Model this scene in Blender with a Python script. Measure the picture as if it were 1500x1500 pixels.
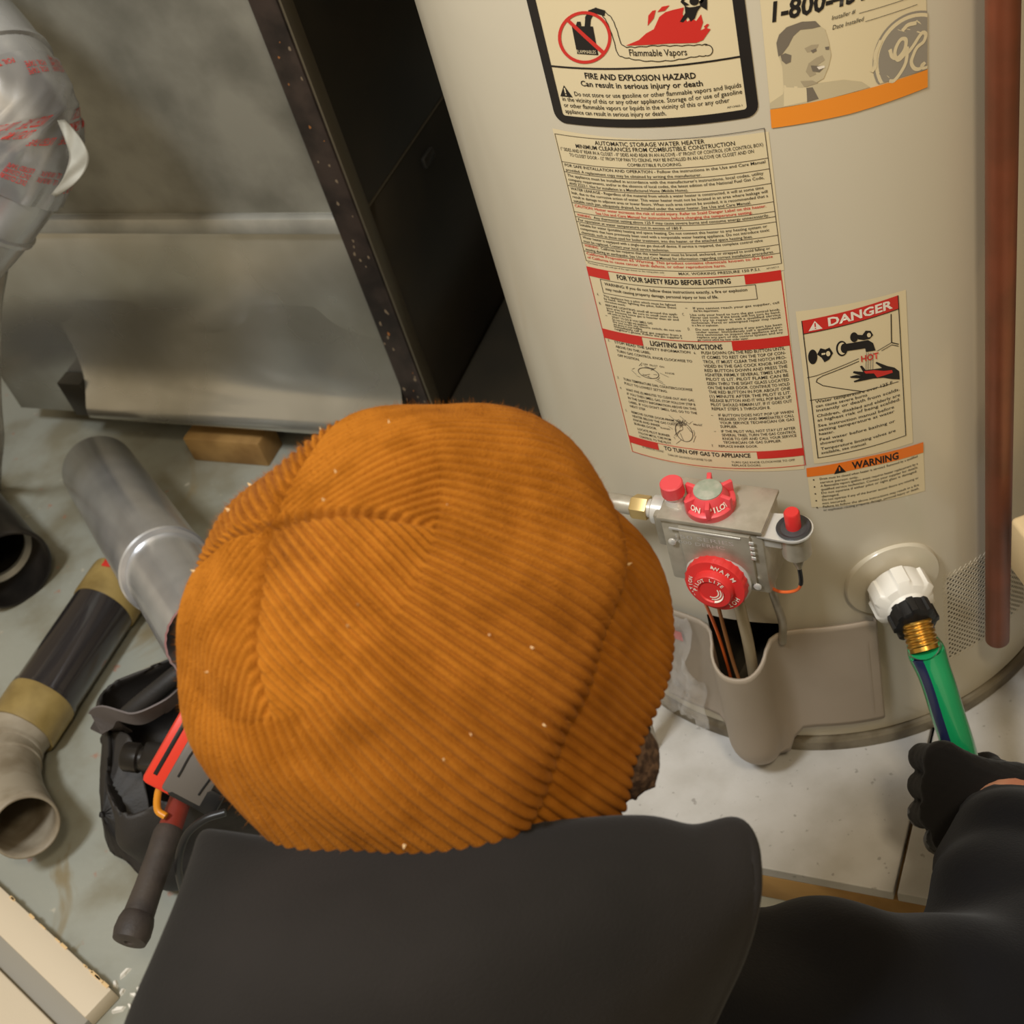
import bpy, bmesh, math, random
import numpy as np
from mathutils import Vector, Matrix, noise as mnoise
random.seed(7); np.random.seed(7)
for o in list(bpy.data.objects): bpy.data.objects.remove(o)
scene = bpy.context.scene
COL = scene.collection
# ------------------------------------------------------------------ camera
F_PX = 2000.0; CAM_H = 1.1
CAM = np.array([0.0, 0.0, CAM_H])
_d = np.array([695/F_PX, -2000/F_PX, -1.0]); _d /= np.linalg.norm(_d)
_Z = -_d; _f = np.array([0, 0, -1.0]); _Y = _f-_f.dot(_Z)*_Z; _Y /= np.linalg.norm(_Y); _X = np.cross(_Y, _Z)
CM = np.stack([_X, _Y, _Z])                      # world = CM @ camera
cd = bpy.data.cameras.new('camera'); cam = bpy.data.objects.new('camera', cd); COL.objects.link(cam)
cd.sensor_width = 36.0; cd.lens = 36.0*F_PX/1500; cd.clip_start = 0.02
cam.matrix_world = Matrix([[*CM[0], 0], [*CM[1], 0], [*CM[2], CAM_H], [0, 0, 0, 1]])
cd.dof.use_dof = True; cd.dof.focus_distance = 0.90; cd.dof.aperture_fstop = 15
scene.camera = cam
# ------------------------------------------------------------------ world, lamps, exposure
w = bpy.data.worlds.new('world'); scene.world = w; w.use_nodes = True
w.node_tree.nodes['Background'].inputs[0].default_value = (1.0, 0.80, 0.53, 1)
w.node_tree.nodes['Background'].inputs[1].default_value = 0.42
def area(name, loc, target, size, power, color, sy=None):
    l = bpy.data.lights.new(name, 'AREA'); l.size = size; l.energy = power; l.color = color
    if sy: l.shape = 'RECTANGLE'; l.size_y = sy
    o = bpy.data.objects.new(name, l); COL.objects.link(o); o.location = loc
    o.rotation_euler = (Vector(target)-Vector(loc)).to_track_quat('-Z', 'Y').to_euler(); return o
area('ceiling_lamp_offscreen', (-0.75, 0.10, 2.35), (0.0, 0.8, 0.1), 0.35, 33, (0.93, 0.97, 1.0))
area('warm_ceiling_lamp_offscreen', (0.25, -0.5, 2.3), (0.2, 0.8, 0.3), 0.25, 13, (1.0, 0.84, 0.60))
vs = scene.view_settings
vs.view_transform = 'Standard'; vs.look = 'None'; vs.exposure = 0.14; vs.gamma = 1.0; vs.use_curve_mapping = False
# ------------------------------------------------------------------ geometry helpers
def V(*a): return np.array(a, float)
def nrm(v): v = np.asarray(v, float); return v/np.linalg.norm(v)
def ray(px, py): return CM @ V((px-750)/F_PX, -(py-750)/F_PX, -1.0)
def W(px, py, d): return CAM + d*ray(px, py)
def PZ(px, py, z): r = ray(px, py); return CAM + (z-CAM_H)/r[2]*r
TR = 0.2353; TC = V(0.28866, 0.94123); TF = math.radians(-107.05)
def CYL(px, py, r=TR):
    q = ray(px, py); a = q[:2]@q[:2]; b = -(q[:2]@TC); c = TC@TC-r*r
    t = (-b-math.sqrt(max(b*b-a*c, 0)))/a; p = CAM+t*q
    th = math.atan2(p[1]-TC[1], p[0]-TC[0])-TF
    th = (th+math.pi) % (2*math.pi)-math.pi
    return th*TR, p[2]
def TP(u, z, off=0.0):
    a = TF+u/TR; r = TR+off
    return V(TC[0]+r*math.cos(a), TC[1]+r*math.sin(a), z)

class MB:
    def __init__(s): s.v = []; s.f = []; s.m = []; s.n = 0
    def add(s, verts, faces, mi=0):
        s.v.append(np.asarray(verts, float).reshape(-1, 3))
        for f in faces: s.f.append([i+s.n for i in f]); s.m.append(mi)
        s.n += len(s.v[-1]); return s
    def box(s, c, ax, ay, az, hx, hy, hz, mi=0, bev=0.0):
        """oriented box with chamfered edges"""
        bm = bmesh.new(); bmesh.ops.create_cube(bm, size=2)
        for v in bm.verts: v.co = Vector((v.co.x*hx, v.co.y*hy, v.co.z*hz))
        if bev > 0: bmesh.ops.bevel(bm, geom=list(bm.edges), offset=bev, segments=2, affect='EDGES', profile=0.5)
        bm.verts.index_update(); A = np.stack([ax, ay, az])
        vs_ = np.array([v.co[:] for v in bm.verts])@A+np.asarray(c)
        fs = [[v.index for v in f.verts] for f in bm.faces]; bm.free()
        if np.linalg.det(A) < 0: fs = [f[::-1] for f in fs]
        return s.add(vs_, fs, mi)
    def tube(s, path, rad, seg=16, mi=0, cap=True, close=False, rfun=None, up=None):
        P = np.asarray(path, float); n = len(P)
        rad = np.full(n, rad) if np.isscalar(rad) else np.asarray(rad, float)
        T = np.gradient(P, axis=0) if not close else np.roll(P, -1, 0)-np.roll(P, 1, 0)
        T /= np.maximum(np.linalg.norm(T, axis=1, keepdims=True), 1e-9)
        a = V(0, 0, 1) if up is None else np.asarray(up, float)
        if abs(T[0]@a) > .95: a = V(1, 0, 0)
        u = nrm(np.cross(T[0], a)); vs_ = []
        for i in range(n):
            u = nrm(u-(u@T[i])*T[i]); b = np.cross(T[i], u)
            for k in range(seg):
                an = 2*math.pi*k/seg; r = rad[i]*(rfun(an, i) if rfun else 1)
                vs_.append(P[i]+r*(math.cos(an)*u+math.sin(an)*b))
        fs = []
        for i in range(n if close else n-1):
            j = (i+1) % n
            for k in range(seg):
                k2 = (k+1) % seg; fs.append([i*seg+k, i*seg+k2, j*seg+k2, j*seg+k])
        if cap and not close:
            fs.append(list(range(seg))[::-1]); fs.append([(n-1)*seg+k for k in range(seg)])
        return s.add(vs_, fs, mi)
    def lathe(s, o, ax, prof, seg=48, mi=0, ref=None, rfun=None, mids=None):
        """profile [(r, h)] turned around axis ax through o; mids gives a material per ring"""
        ax = nrm(ax); a = V(0, 0, 1) if abs(ax[2]) < .9 else V(1, 0, 0)
        if ref is not None: a = np.asarray(ref, float)
        u = nrm(a-(a@ax)*ax); b = np.cross(ax, u); vs_ = []
        for i, (r, h) in enumerate(prof):
            for k in range(seg):
                an = 2*math.pi*k/seg; rr = r*(rfun(an, h) if rfun else 1)
                vs_.append(np.asarray(o)+ax*h+rr*(math.cos(an)*u+math.sin(an)*b))
        base = s.n; s.add(vs_, [], mi)
        for i in range(len(prof)-1):
            m = mids[i] if mids else mi
            for k in range(seg):
                k2 = (k+1) % seg
                s.f.append([base+i*seg+k, base+i*seg+k2, base+(i+1)*seg+k2, base+(i+1)*seg+k]); s.m.append(m)
        return s
    def grid(s, G, mi=0, wrap=False):
        G = np.asarray(G); a, b = G.shape[:2]; fs = []
        for i in range(a-1):
            for j in range(b if wrap else b-1):
                k = (j+1) % b; fs.append([i*b+j, i*b+k, (i+1)*b+k, (i+1)*b+j])
        return s.add(G.reshape(-1, 3), fs, mi)
    def prism(s, pts, off, mi=0):
        P = np.asarray(pts, float); n = len(P); off = np.asarray(off, float)
        return s.add(np.r_[P, P+off], [list(range(n))[::-1], list(range(n, 2*n))]+[[i, (i+1) % n, n+(i+1) % n, n+i] for i in range(n)], mi)
    def build(s, name, mats, parent=None, smooth=True, ang=40, loc=None):
        me = bpy.data.meshes.new(name); vv = np.concatenate(s.v)
        if parent is not None:
            o0 = parent; 
            while o0.parent: o0 = o0.parent
            base = np.array(o0.location[:])
        else:
            base = np.asarray(loc, float) if loc is not None else V((vv[:, 0].min()+vv[:, 0].max())/2, (vv[:, 1].min()+vv[:, 1].max())/2, vv[:, 2].min())
        me.from_pydata((vv-base).tolist(), [], s.f)
        if not isinstance(mats, (list, tuple)): mats = [mats]
        for m in mats: me.materials.append(m)
        me.polygons.foreach_set('material_index', s.m)
        if smooth:
            me.polygons.foreach_set('use_smooth', [True]*len(me.polygons))
            if ang < 180: me.set_sharp_from_angle(angle=math.radians(ang))
        me.update()
        o = bpy.data.objects.new(name, me); COL.objects.link(o)
        if parent is not None: o.parent = parent
        else: o.location = base
        return o
def fix_normals(o):
    bm = bmesh.new(); bm.from_mesh(o.data); bmesh.ops.recalc_face_normals(bm, faces=bm.faces); bm.to_mesh(o.data); bm.free(); return o
def tag(o, label=None, cat=None, group=None, kind=None):
    if label: o['label'] = label
    if cat: o['category'] = cat
    if group: o['group'] = group
    if kind: o['kind'] = kind
    return o
def thing(name, loc, label, cat, group=None):
    o = bpy.data.objects.new(name, None); COL.objects.link(o); o.location = loc; o.empty_display_size = .05
    return tag(o, label, cat, group)
def bez(pts, n=24):
    """Catmull-Rom through points"""
    P = np.asarray(pts, float); P = np.r_[[2*P[0]-P[1]], P, [2*P[-1]-P[-2]]]; out = []
    m = len(P)-3
    for i in range(m):
        for t in np.linspace(0, 1, n, endpoint=(i == m-1)):
            a, b, c, d = P[i:i+4]
            out.append(.5*((2*b)+(-a+c)*t+(2*a-5*b+4*c-d)*t*t+(-a+3*b-3*c+d)*t**3))
    return np.array(out)
# implicit surfaces -> one continuous skin (surface nets)
def surface_nets(fn, lo, hi, res):
    n = [int(math.ceil((hi[i]-lo[i])/res))+1 for i in range(3)]
    ax = [lo[i]+res*np.arange(n[i]) for i in range(3)]
    X, Y, Z = np.meshgrid(*ax, indexing='ij')
    D = fn(np.stack([X, Y, Z], -1).reshape(-1, 3)).reshape(n)
    ins = D < 0
    c = np.zeros([k-1 for k in n], int)
    for dx in (0, 1):
        for dy in (0, 1):
            for dz in (0, 1): c += ins[dx:n[0]-1+dx, dy:n[1]-1+dy, dz:n[2]-1+dz]
    act = (c > 0) & (c < 8); idx = -np.ones(act.shape, int); I = np.argwhere(act); idx[act] = np.arange(len(I))
    S = np.zeros((len(I), 3)); N = np.zeros(len(I))
    cor = [(a, b, e) for a in (0, 1) for b in (0, 1) for e in (0, 1)]
    for p in cor:
        for k in range(3):
            if p[k] == 0:
                q = list(p); q[k] = 1
                d0 = D[I[:, 0]+p[0], I[:, 1]+p[1], I[:, 2]+p[2]]; d1 = D[I[:, 0]+q[0], I[:, 1]+q[1], I[:, 2]+q[2]]
                m = (d0 < 0) != (d1 < 0); t = np.where(m, d0/np.where(m, d0-d1, 1), 0)
                pt = np.tile(np.array(p, float), (len(I), 1)); pt[:, k] += t
                S[m] += pt[m]; N[m] += 1
    vts = np.array(lo)+res*(I+S/N[:, None]); F = []
    for k in range(3):
        a, b = [(1, 2), (2, 0), (0, 1)][k]
        sl0 = [slice(None)]*3; sl1 = [slice(None)]*3; sl0[k] = slice(0, -1); sl1[k] = slice(1, None)
        s0 = ins[tuple(sl0)]; s1 = ins[tuple(sl1)]; E_ = np.argwhere(s0 != s1)
        ok = (E_[:, a] > 0) & (E_[:, b] > 0) & (E_[:, a] < n[a]-1) & (E_[:, b] < n[b]-1); E_ = E_[ok]
        if not len(E_): continue
        def cell(da, db): q = E_.copy(); q[:, a] += da; q[:, b] += db; return idx[q[:, 0], q[:, 1], q[:, 2]]
        Q = np.stack([cell(-1, -1), cell(0, -1), cell(0, 0), cell(-1, 0)], 1)
        fl = ~s0[E_[:, 0], E_[:, 1], E_[:, 2]]; Q[fl] = Q[fl][:, ::-1]; F.append(Q)
    return vts, np.concatenate(F).tolist()
def sd_ell(P, c, A, r):
    q = (P-c)@np.asarray(A).T; r = np.asarray(r); k0 = np.linalg.norm(q/r, axis=1); k1 = np.linalg.norm(q/(r*r), axis=1)
    return k0*(k0-1)/np.maximum(k1, 1e-9)
def sd_cap(P, a, b, ra, rb):
    a = np.asarray(a); ab = np.asarray(b)-a; t = np.clip(((P-a)@ab)/(ab@ab), 0, 1)
    return np.linalg.norm(P-a-t[:, None]*ab, axis=1)-(ra+(rb-ra)*t)
def smin(a, b, k):
    h = np.clip(.5+.5*(b-a)/k, 0, 1); return b+(a-b)*h-k*h*(1-h)
def sd_chain(P, pts, rads, k=.01):
    d = None
    for i in range(len(pts)-1):
        e = sd_cap(P, pts[i], pts[i+1], rads[i], rads[i+1]); d = e if d is None else smin(d, e, k)
    return d
def sd_box(P, c, A, h, r):
    q = np.abs((P-c)@np.asarray(A).T)-(np.asarray(h)-r)
    return np.linalg.norm(np.maximum(q, 0), axis=1)+np.minimum(q.max(1), 0)-r
# ------------------------------------------------------------------ materials
def srgb(r, g, b): return tuple((x/12.92 if x <= .04045 else ((x+.055)/1.055)**2.4) for x in (r/255, g/255, b/255))
def mat(name, col, rough=.5, metal=0.0, spec=.5, coat=0.0, var=None, vscale=20.0, vlo=.4, vhi=.65, bump=0.0, bscale=200.0, sheen=0.0, aniso=0.0, detail=4.0, rvar=0.0, bdist=.001):
    """col / var are linear; var is a second colour mixed in by noise"""
    m = bpy.data.materials.new(name); m.use_nodes = True; nt = m.node_tree; b = nt.nodes['Principled BSDF']
    b.inputs['Base Color'].default_value = (*col, 1); b.inputs['Roughness'].default_value = rough; b.inputs['Metallic'].default_value = metal
    b.inputs['Specular IOR Level'].default_value = spec; b.inputs['Coat Weight'].default_value = coat
    b.inputs['Sheen Weight'].default_value = sheen; b.inputs['Anisotropic'].default_value = aniso
    tc = nt.nodes.new('ShaderNodeTexCoord')
    if var is not None:
        n = nt.nodes.new('ShaderNodeTexNoise'); n.inputs['Scale'].default_value = vscale; n.inputs['Detail'].default_value = detail
        nt.links.new(tc.outputs['Object'], n.inputs['Vector'])
        r = nt.nodes.new('ShaderNodeMapRange'); r.inputs[1].default_value = vlo; r.inputs[2].default_value = vhi
        nt.links.new(n.outputs['Fac'], r.inputs[0])
        mx = nt.nodes.new('ShaderNodeMix'); mx.data_type = 'RGBA'; mx.inputs[6].default_value = (*col, 1); mx.inputs[7].default_value = (*var, 1)
        nt.links.new(r.outputs[0], mx.inputs[0]); nt.links.new(mx.outputs[2], b.inputs['Base Color'])
        if rvar:
            q = nt.nodes.new('ShaderNodeMapRange'); q.inputs[3].default_value = rough; q.inputs[4].default_value = rough+rvar
            nt.links.new(r.outputs[0], q.inputs[0]); nt.links.new(q.outputs[0], b.inputs['Roughness'])
    if bump:
        n = nt.nodes.new('ShaderNodeTexNoise'); n.inputs['Scale'].default_value = bscale; n.inputs['Detail'].default_value = 5
        nt.links.new(tc.outputs['Object'], n.inputs['Vector'])
        bp = nt.nodes.new('ShaderNodeBump'); bp.inputs['Strength'].default_value = bump; bp.inputs['Distance'].default_value = bdist
        nt.links.new(n.outputs['Fac'], bp.inputs['Height']); nt.links.new(bp.outputs[0], b.inputs['Normal'])
    return m
MT = {}
MT['enamel'] = mat('cream_enamel', srgb(206, 197, 176), .30, coat=.3, bump=.05, bscale=60)
MT['skirt'] = mat('grey_base_metal', srgb(140, 130, 110), .5, .3, var=srgb(96, 84, 64), vscale=30)
MT['paper'] = mat('cream_label', srgb(224, 208, 170), .42)
MT['ink'] = mat('black_print', srgb(30, 26, 24), .5)
MT['ink_soft'] = mat('grey_black_print', srgb(70, 62, 54), .5)
MT['red_ink'] = mat('red_print', srgb(206, 48, 40), .45)
MT['orange_ink'] = mat('orange_print', srgb(236, 122, 36), .45)
MT['amber_ink'] = mat('amber_print', srgb(240, 146, 44), .45)
MT['grey_ink'] = mat('grey_print', srgb(150, 142, 128), .5)
MT['tone1'] = mat('light_halftone', srgb(200, 186, 152), .5)
MT['tone2'] = mat('mid_halftone', srgb(172, 158, 130), .5)
MT['tone3'] = mat('dark_halftone', srgb(120, 110, 96), .5)
MT['white_ink'] = mat('white_print', srgb(238, 228, 212), .5)
MT['galv'] = mat('galvanised_sheet', srgb(178, 177, 170), .42, .5, var=srgb(150, 149, 142), vscale=14, bump=.06, bscale=35, rvar=.15)
MT['galv_dull'] = mat('dull_galvanised_sheet', srgb(160, 158, 148), .55, .5, var=srgb(124, 122, 112), vscale=9, bump=.15, bscale=90, rvar=.12, detail=8)
MT['galv_shiny'] = mat('bright_galvanised_sheet', srgb(198, 198, 192), .19, .78, var=srgb(166, 164, 154), vscale=5, bump=.05, bscale=9, rvar=.14)
MT['galv_pipe'] = mat('galvanised_pipe', srgb(214, 216, 220), .26, .72, var=srgb(196, 198, 202), vscale=18, bump=.05, bscale=12)
MT['foil'] = mat('foil_tape', srgb(200, 202, 206), .24, .72, bump=.3, bscale=28)
MT['black_panel'] = mat('black_painted_panel', srgb(36, 34, 29), .38, spec=.4, var=srgb(50, 44, 34), vscale=5, bump=.04, bscale=15)
MT['post'] = mat('worn_dark_steel', srgb(64, 53, 48), .42, .3, var=srgb(38, 32, 30), vscale=28, bump=.25, bscale=70)
MT['chip'] = mat('chipped_paint', srgb(120, 104, 84), .7)
MT['rust'] = mat('rust_spot', srgb(150, 96, 48), .8)
MT['edge_steel'] = mat('steel_edge', srgb(120, 112, 96), .4, .7)
MT['copper'] = mat('aged_copper', srgb(150, 82, 56), .40, .35, var=srgb(112, 68, 46), vscale=16, vlo=.35, vhi=.7, bump=.1, bscale=80, detail=6)
MT['beige_plastic'] = mat('cream_plastic', srgb(222, 196, 150), .5)
MT['taupe'] = mat('taupe_plastic', srgb(170, 155, 138), .5, var=srgb(160, 146, 128), vscale=8)
MT['soot'] = mat('sooty_steel', srgb(92, 84, 70), .8, var=srgb(70, 62, 50), vscale=30)
MT['zinc'] = mat('die_cast_zinc', srgb(182, 175, 160), .36, .4, var=srgb(158, 150, 134), vscale=50, bump=.12, bscale=160)
MT['bright_zinc'] = mat('bright_zinc', srgb(222, 220, 215), .28, .45, bump=.08, bscale=80)
MT['red_plastic'] = mat('red_plastic', srgb(214, 52, 50), .35, bump=.03, bscale=120)
MT['coral_plastic'] = mat('faded_red_plastic', srgb(226, 78, 84), .4)
MT['sage'] = mat('grey_green_insert', srgb(150, 158, 140), .6, var=srgb(172, 172, 156), vscale=150)
MT['charcoal'] = mat('charcoal_plastic', srgb(62, 62, 64), .4)
MT['brass'] = mat('brass', srgb(206, 160, 76), .28, .95)
MT['pale_brass'] = mat('pale_brass', srgb(205, 178, 120), .4, .6)
MT['white_plastic'] = mat('white_plastic', srgb(236, 232, 222), .38)
MT['black_plastic'] = mat('black_plastic', srgb(26, 26, 27), .38)
MT['hose'] = mat('green_hose', srgb(24, 150, 92), .2, coat=1.0, bump=.08, bscale=500)
MT['hose_stripe'] = mat('navy_stripe', srgb(34, 42, 78), .3, coat=.3)
MT['orange_wire'] = mat('orange_wire', srgb(226, 104, 44), .45)
MT['tan_tube'] = mat('aluminium_tube', srgb(178, 162, 132), .4, .4)
MT['tan_tape'] = mat('tan_tape', srgb(160, 138, 84), .4, var=srgb(128, 108, 62), vscale=22, bump=.3, bscale=45)
MT['chrome_black'] = mat('polished_dark_pipe', srgb(62, 58, 60), .22, .5, coat=1.0, bump=.04, bscale=20)
MT['black_pipe'] = mat('black_pipe', srgb(40, 37, 34), .35, .5, var=srgb(66, 60, 54), vscale=12)
MT['plaster'] = mat('grey_plastered_pipe', srgb(158, 148, 130), .6, var=srgb(128, 116, 96), vscale=26, bump=.2, bscale=60)
MT['nylon'] = mat('black_nylon', srgb(31, 29, 28), .6, bump=.3, bscale=420, var=srgb(45, 41, 38), vscale=14)
MT['webbing'] = mat('grey_webbing', srgb(104, 98, 98), .7, bump=.4, bscale=700)
MT['tool_red'] = mat('red_tool_plastic', srgb(226, 56, 34), .4)
MT['tool_grey'] = mat('grey_tool_plastic', srgb(96, 90, 84), .5)
MT['amber'] = mat('amber_plastic', srgb(218, 142, 30), .4)
MT['rubber'] = mat('black_rubber', srgb(48, 42, 40), .6, bump=.3, bscale=300, var=srgb(66, 58, 52), vscale=30)
MT['redbrown'] = mat('red_brown_grip', srgb(128, 44, 30), .5, bump=.2, bscale=150)
MT['wood'] = mat('raw_wood', srgb(176, 138, 82), .65, var=srgb(140, 104, 56), vscale=16, bump=.2, bscale=60)
MT['cream_metal'] = mat('cream_painted_metal', srgb(212, 198, 174), .5, bump=.12, bscale=500)
MT['grey_metal'] = mat('grey_painted_metal', srgb(150, 146, 136), .5)
MT['wall'] = mat('block_wall', srgb(150, 138, 116), .85, var=srgb(122, 112, 92), vscale=4, bump=.3, bscale=40)
MT['orange_knit'] = mat('ochre_knit', srgb(166, 102, 30), .95, spec=.06, sheen=.02, var=srgb(148, 88, 22), vscale=60, bump=.5, bscale=900)
MT['lint'] = mat('lint', srgb(222, 190, 140), .9)
MT['hoodie'] = mat('charcoal_fleece', srgb(41, 38, 36), .95, spec=.06, sheen=.05, bump=.35, bscale=700, var=srgb(35, 33, 31), vscale=9)
MT['jacket'] = mat('black_sleeve', srgb(20, 19, 20), .9, spec=.1, sheen=.05, bump=.3, bscale=500, var=srgb(17, 17, 20), vscale=9)
MT['glove'] = mat('black_knit_glove', srgb(30, 28, 27), .85, spec=.15, sheen=.08, bump=.4, bscale=700)
MT['glove_palm'] = mat('grey_rubber_coating', srgb(50, 48, 48), .42, bump=.4, bscale=260)
MT['skin'] = mat('skin', srgb(206, 150, 118), .5, var=srgb(190, 126, 98), vscale=40, bump=.1, bscale=300)
MT['beard'] = mat('dark_brown_beard', srgb(64, 46, 36), .8, var=srgb(116, 90, 70), vscale=260, bump=1.0, bscale=420)
MT['denim'] = mat('dark_denim', srgb(44, 48, 60), .85, bump=.3, bscale=500)
MT['boot'] = mat('brown_boot_leather', srgb(74, 52, 36), .6)
MT['eye'] = mat('eye_white', srgb(230, 224, 214), .2)
MT['iris'] = mat('iris', srgb(60, 44, 32), .2)
def clear_plastic():
    m = bpy.data.materials.new('clear_plastic_film'); m.use_nodes = True; b = m.node_tree.nodes['Principled BSDF']
    b.inputs['Base Color'].default_value = (.93, .91, .88, 1); b.inputs['Roughness'].default_value = .12
    b.inputs['Alpha'].default_value = .15; b.inputs['Specular IOR Level'].default_value = 1.0; b.inputs['Coat Weight'].default_value = 1.0
    return m
MT['film'] = clear_plastic()
# ================================================================== the setting
FLZ = -0.055
def floor_mat():
    m = bpy.data.materials.new('stained_concrete'); m.use_nodes = True; nt = m.node_tree; N = nt.nodes.new; L = nt.links.new
    b = nt.nodes['Principled BSDF']; tc = N('ShaderNodeTexCoord')
    def noise(sc, det=5, dist=0.0):
        n = N('ShaderNodeTexNoise'); n.inputs['Scale'].default_value = sc; n.inputs['Detail'].default_value = det; n.inputs['Distortion'].default_value = dist
        L(tc.outputs['Object'], n.inputs['Vector']); return n.outputs['Fac']
    def rng(s, a, c, lo=0.0, hi=1.0):
        r = N('ShaderNodeMapRange'); r.inputs[1].default_value = a; r.inputs[2].default_value = c; r.inputs[3].default_value = lo; r.inputs[4].default_value = hi
        r.interpolation_type = 'SMOOTHSTEP'; L(s, r.inputs[0]); return r.outputs[0]
    def math_(op, a, c):
        q = N('ShaderNodeMath'); q.operation = op
        for i, x in enumerate((a, c)):
            if isinstance(x, (int, float)): q.inputs[i].default_value = x
            else: L(x, q.inputs[i])
        return q.outputs[0]
    def mix(f, a, c):
        q = N('ShaderNodeMix'); q.data_type = 'RGBA'; L(f, q.inputs[0])
        for i, x in ((6, a), (7, c)):
            if isinstance(x, tuple): q.inputs[i].default_value = (*x, 1)
            else: L(x, q.inputs[i])
        return q.outputs[2]
    paint = mix(rng(noise(9, 6), .42, .68), srgb(158, 160, 150), srgb(134, 130, 112))
    c = paint
    st = rng(noise(5.3, 5, 1.2), .575, .66)                       # dried brown stains in the paint
    c = mix(math_('MULTIPLY', st, .75), c, srgb(134, 116, 78))
    c = mix(math_('MULTIPLY', rng(noise(38, 4), .66, .74), .6), c, srgb(176, 104, 74))   # rust flecks
    c = mix(math_('MULTIPLY', rng(noise(60, 3), .68, .76), .5), c, srgb(204, 196, 176))
    L(c, b.inputs['Base Color']); L(rng(noise(6, 4), .3, .7, .38, .68), b.inputs['Roughness'])
    bp = N('ShaderNodeBump'); bp.inputs['Strength'].default_value = .25; bp.inputs['Distance'].default_value = .002
    L(noise(90, 6), bp.inputs['Height']); L(bp.outputs[0], b.inputs['Normal']); return m
def slab_mat():
    m = bpy.data.materials.new('whitewashed_board'); m.use_nodes = True; nt = m.node_tree; N = nt.nodes.new; L = nt.links.new
    b = nt.nodes['Principled BSDF']; g = N('ShaderNodeNewGeometry')
    def noise(sc, det=5, dist=0.0, off=(0, 0, 0)):
        mp = N('ShaderNodeMapping'); mp.inputs[1].default_value = off; L(g.outputs['Position'], mp.inputs[0])
        n = N('ShaderNodeTexNoise'); n.inputs['Scale'].default_value = sc; n.inputs['Detail'].default_value = det; n.inputs['Distortion'].default_value = dist
        L(mp.outputs[0], n.inputs['Vector']); return n.outputs['Fac']
    def rng(s, a, c, lo=0.0, hi=1.0):
        r = N('ShaderNodeMapRange'); r.inputs[1].default_value = a; r.inputs[2].default_value = c; r.inputs[3].default_value = lo; r.inputs[4].default_value = hi
        r.interpolation_type = 'SMOOTHSTEP'; L(s, r.inputs[0]); return r.outputs[0]
    def math_(op, a, c):
        q = N('ShaderNodeMath'); q.operation = op
        for i, x in enumerate((a, c)):
            if isinstance(x, (int, float)): q.inputs[i].default_value = x
            else: L(x, q.inputs[i])
        return q.outputs[0]
    def mix(f, a, c):
        q = N('ShaderNodeMix'); q.data_type = 'RGBA'; L(f, q.inputs[0])
        for i, x in ((6, a), (7, c)):
            if isinstance(x, tuple): q.inputs[i].default_value = (*x, 1)
            else: L(x, q.inputs[i])
        return q.outputs[2]
    white = mix(rng(noise(14, 6), .35, .7), srgb(196, 193, 188), srgb(176, 172, 164))
    white = mix(math_('MULTIPLY', rng(noise(120, 3), .66, .72), .5), white, srgb(110, 104, 96))
    c = white
    L(c, b.inputs['Base Color']); b.inputs['Roughness'].default_value = .7
    bp = N('ShaderNodeBump'); bp.inputs['Strength'].default_value = .3; bp.inputs['Distance'].default_value = .001
    L(noise(130, 6), bp.inputs['Height']); L(bp.outputs[0], b.inputs['Normal']); return m
MT['floor'] = floor_mat(); MT['slab'] = slab_mat()
fl = MB(); xs = np.linspace(-1.6, 1.1, 28); ys = np.linspace(-.9, 2.7, 37)
fl.grid([[V(x, y, FLZ) for x in xs] for y in ys])
tag(fl.build('floor', MT['floor'], loc=(0, 0, FLZ)), kind='structure')
bk = MB(); bk.box((-.25, 2.66, 1.1), V(1, 0, 0), V(0, 1, 0), V(0, 0, 1), 1.35, .05, 1.15, bev=.004)
tag(bk.build('wall_back', MT['wall']), kind='structure')
br = MB(); br.box((.75, .9, 1.1), V(1, 0, 0), V(0, 1, 0), V(0, 0, 1), .05, 1.75, 1.15, bev=.004)
tag(br.build('wall_right', MT['wall']), kind='structure')
# ------------------------------------------------------------------ platform under the heater: boards on a timber edge
e0 = PZ(1100, 1268, 0); e1 = PZ(1340, 1313, 0); ed = nrm((e1-e0)*V(1, 1, 0)); en = V(-ed[1], ed[0], 0)
s0 = PZ(1316, 1300, 0); s1 = PZ(1365, 1085, 0)
sdir = nrm((s1-s0)*V(1, 1, 0))
def on_edge(k): return e0+ed*k
ks = (s0-e0)@ed
plat = thing('heater_platform', (*(e0+ed*ks+en*.3)[:2], FLZ), 'low platform of whitewashed boards on a timber edge under the water heater', 'platform')
def board(a0, a1, gap):
    A = on_edge(a0); B = on_edge(a1-gap); L_ = .64
    q = [A, B, B+sdir*L_, A+sdir*L_]
    b = MB(); z = V(0, 0, .014); b.prism([p-z for p in q], z); o = b.build('board', MT['slab'], plat, smooth=False)
    bv = o.modifiers.new('bevel', 'BEVEL'); bv.width = .0012; bv.segments = 2
ks = float((s0-e0)@ed - ((s0-e0)@en)*(sdir@ed)/(sdir@en))
for a0, a1 in ((ks-.43, ks), (ks, ks+.36)): board(a0, a1, .0035)
tb = MB(); tb.box(on_edge(ks-.035)+en*.045+V(0, 0, -.0345), ed, en, V(0, 0, 1), .394, .045, .0203, bev=.002)
tb.build('edge_timber', MT['wood'], plat)
tb = MB(); tb.box(on_edge(ks+.05)+en*.55+V(0, 0, -.0345), ed, en, V(0, 0, 1), .394, .045, .0203, bev=.002)
tb.build('edge_timber', MT['wood'], plat)
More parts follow.
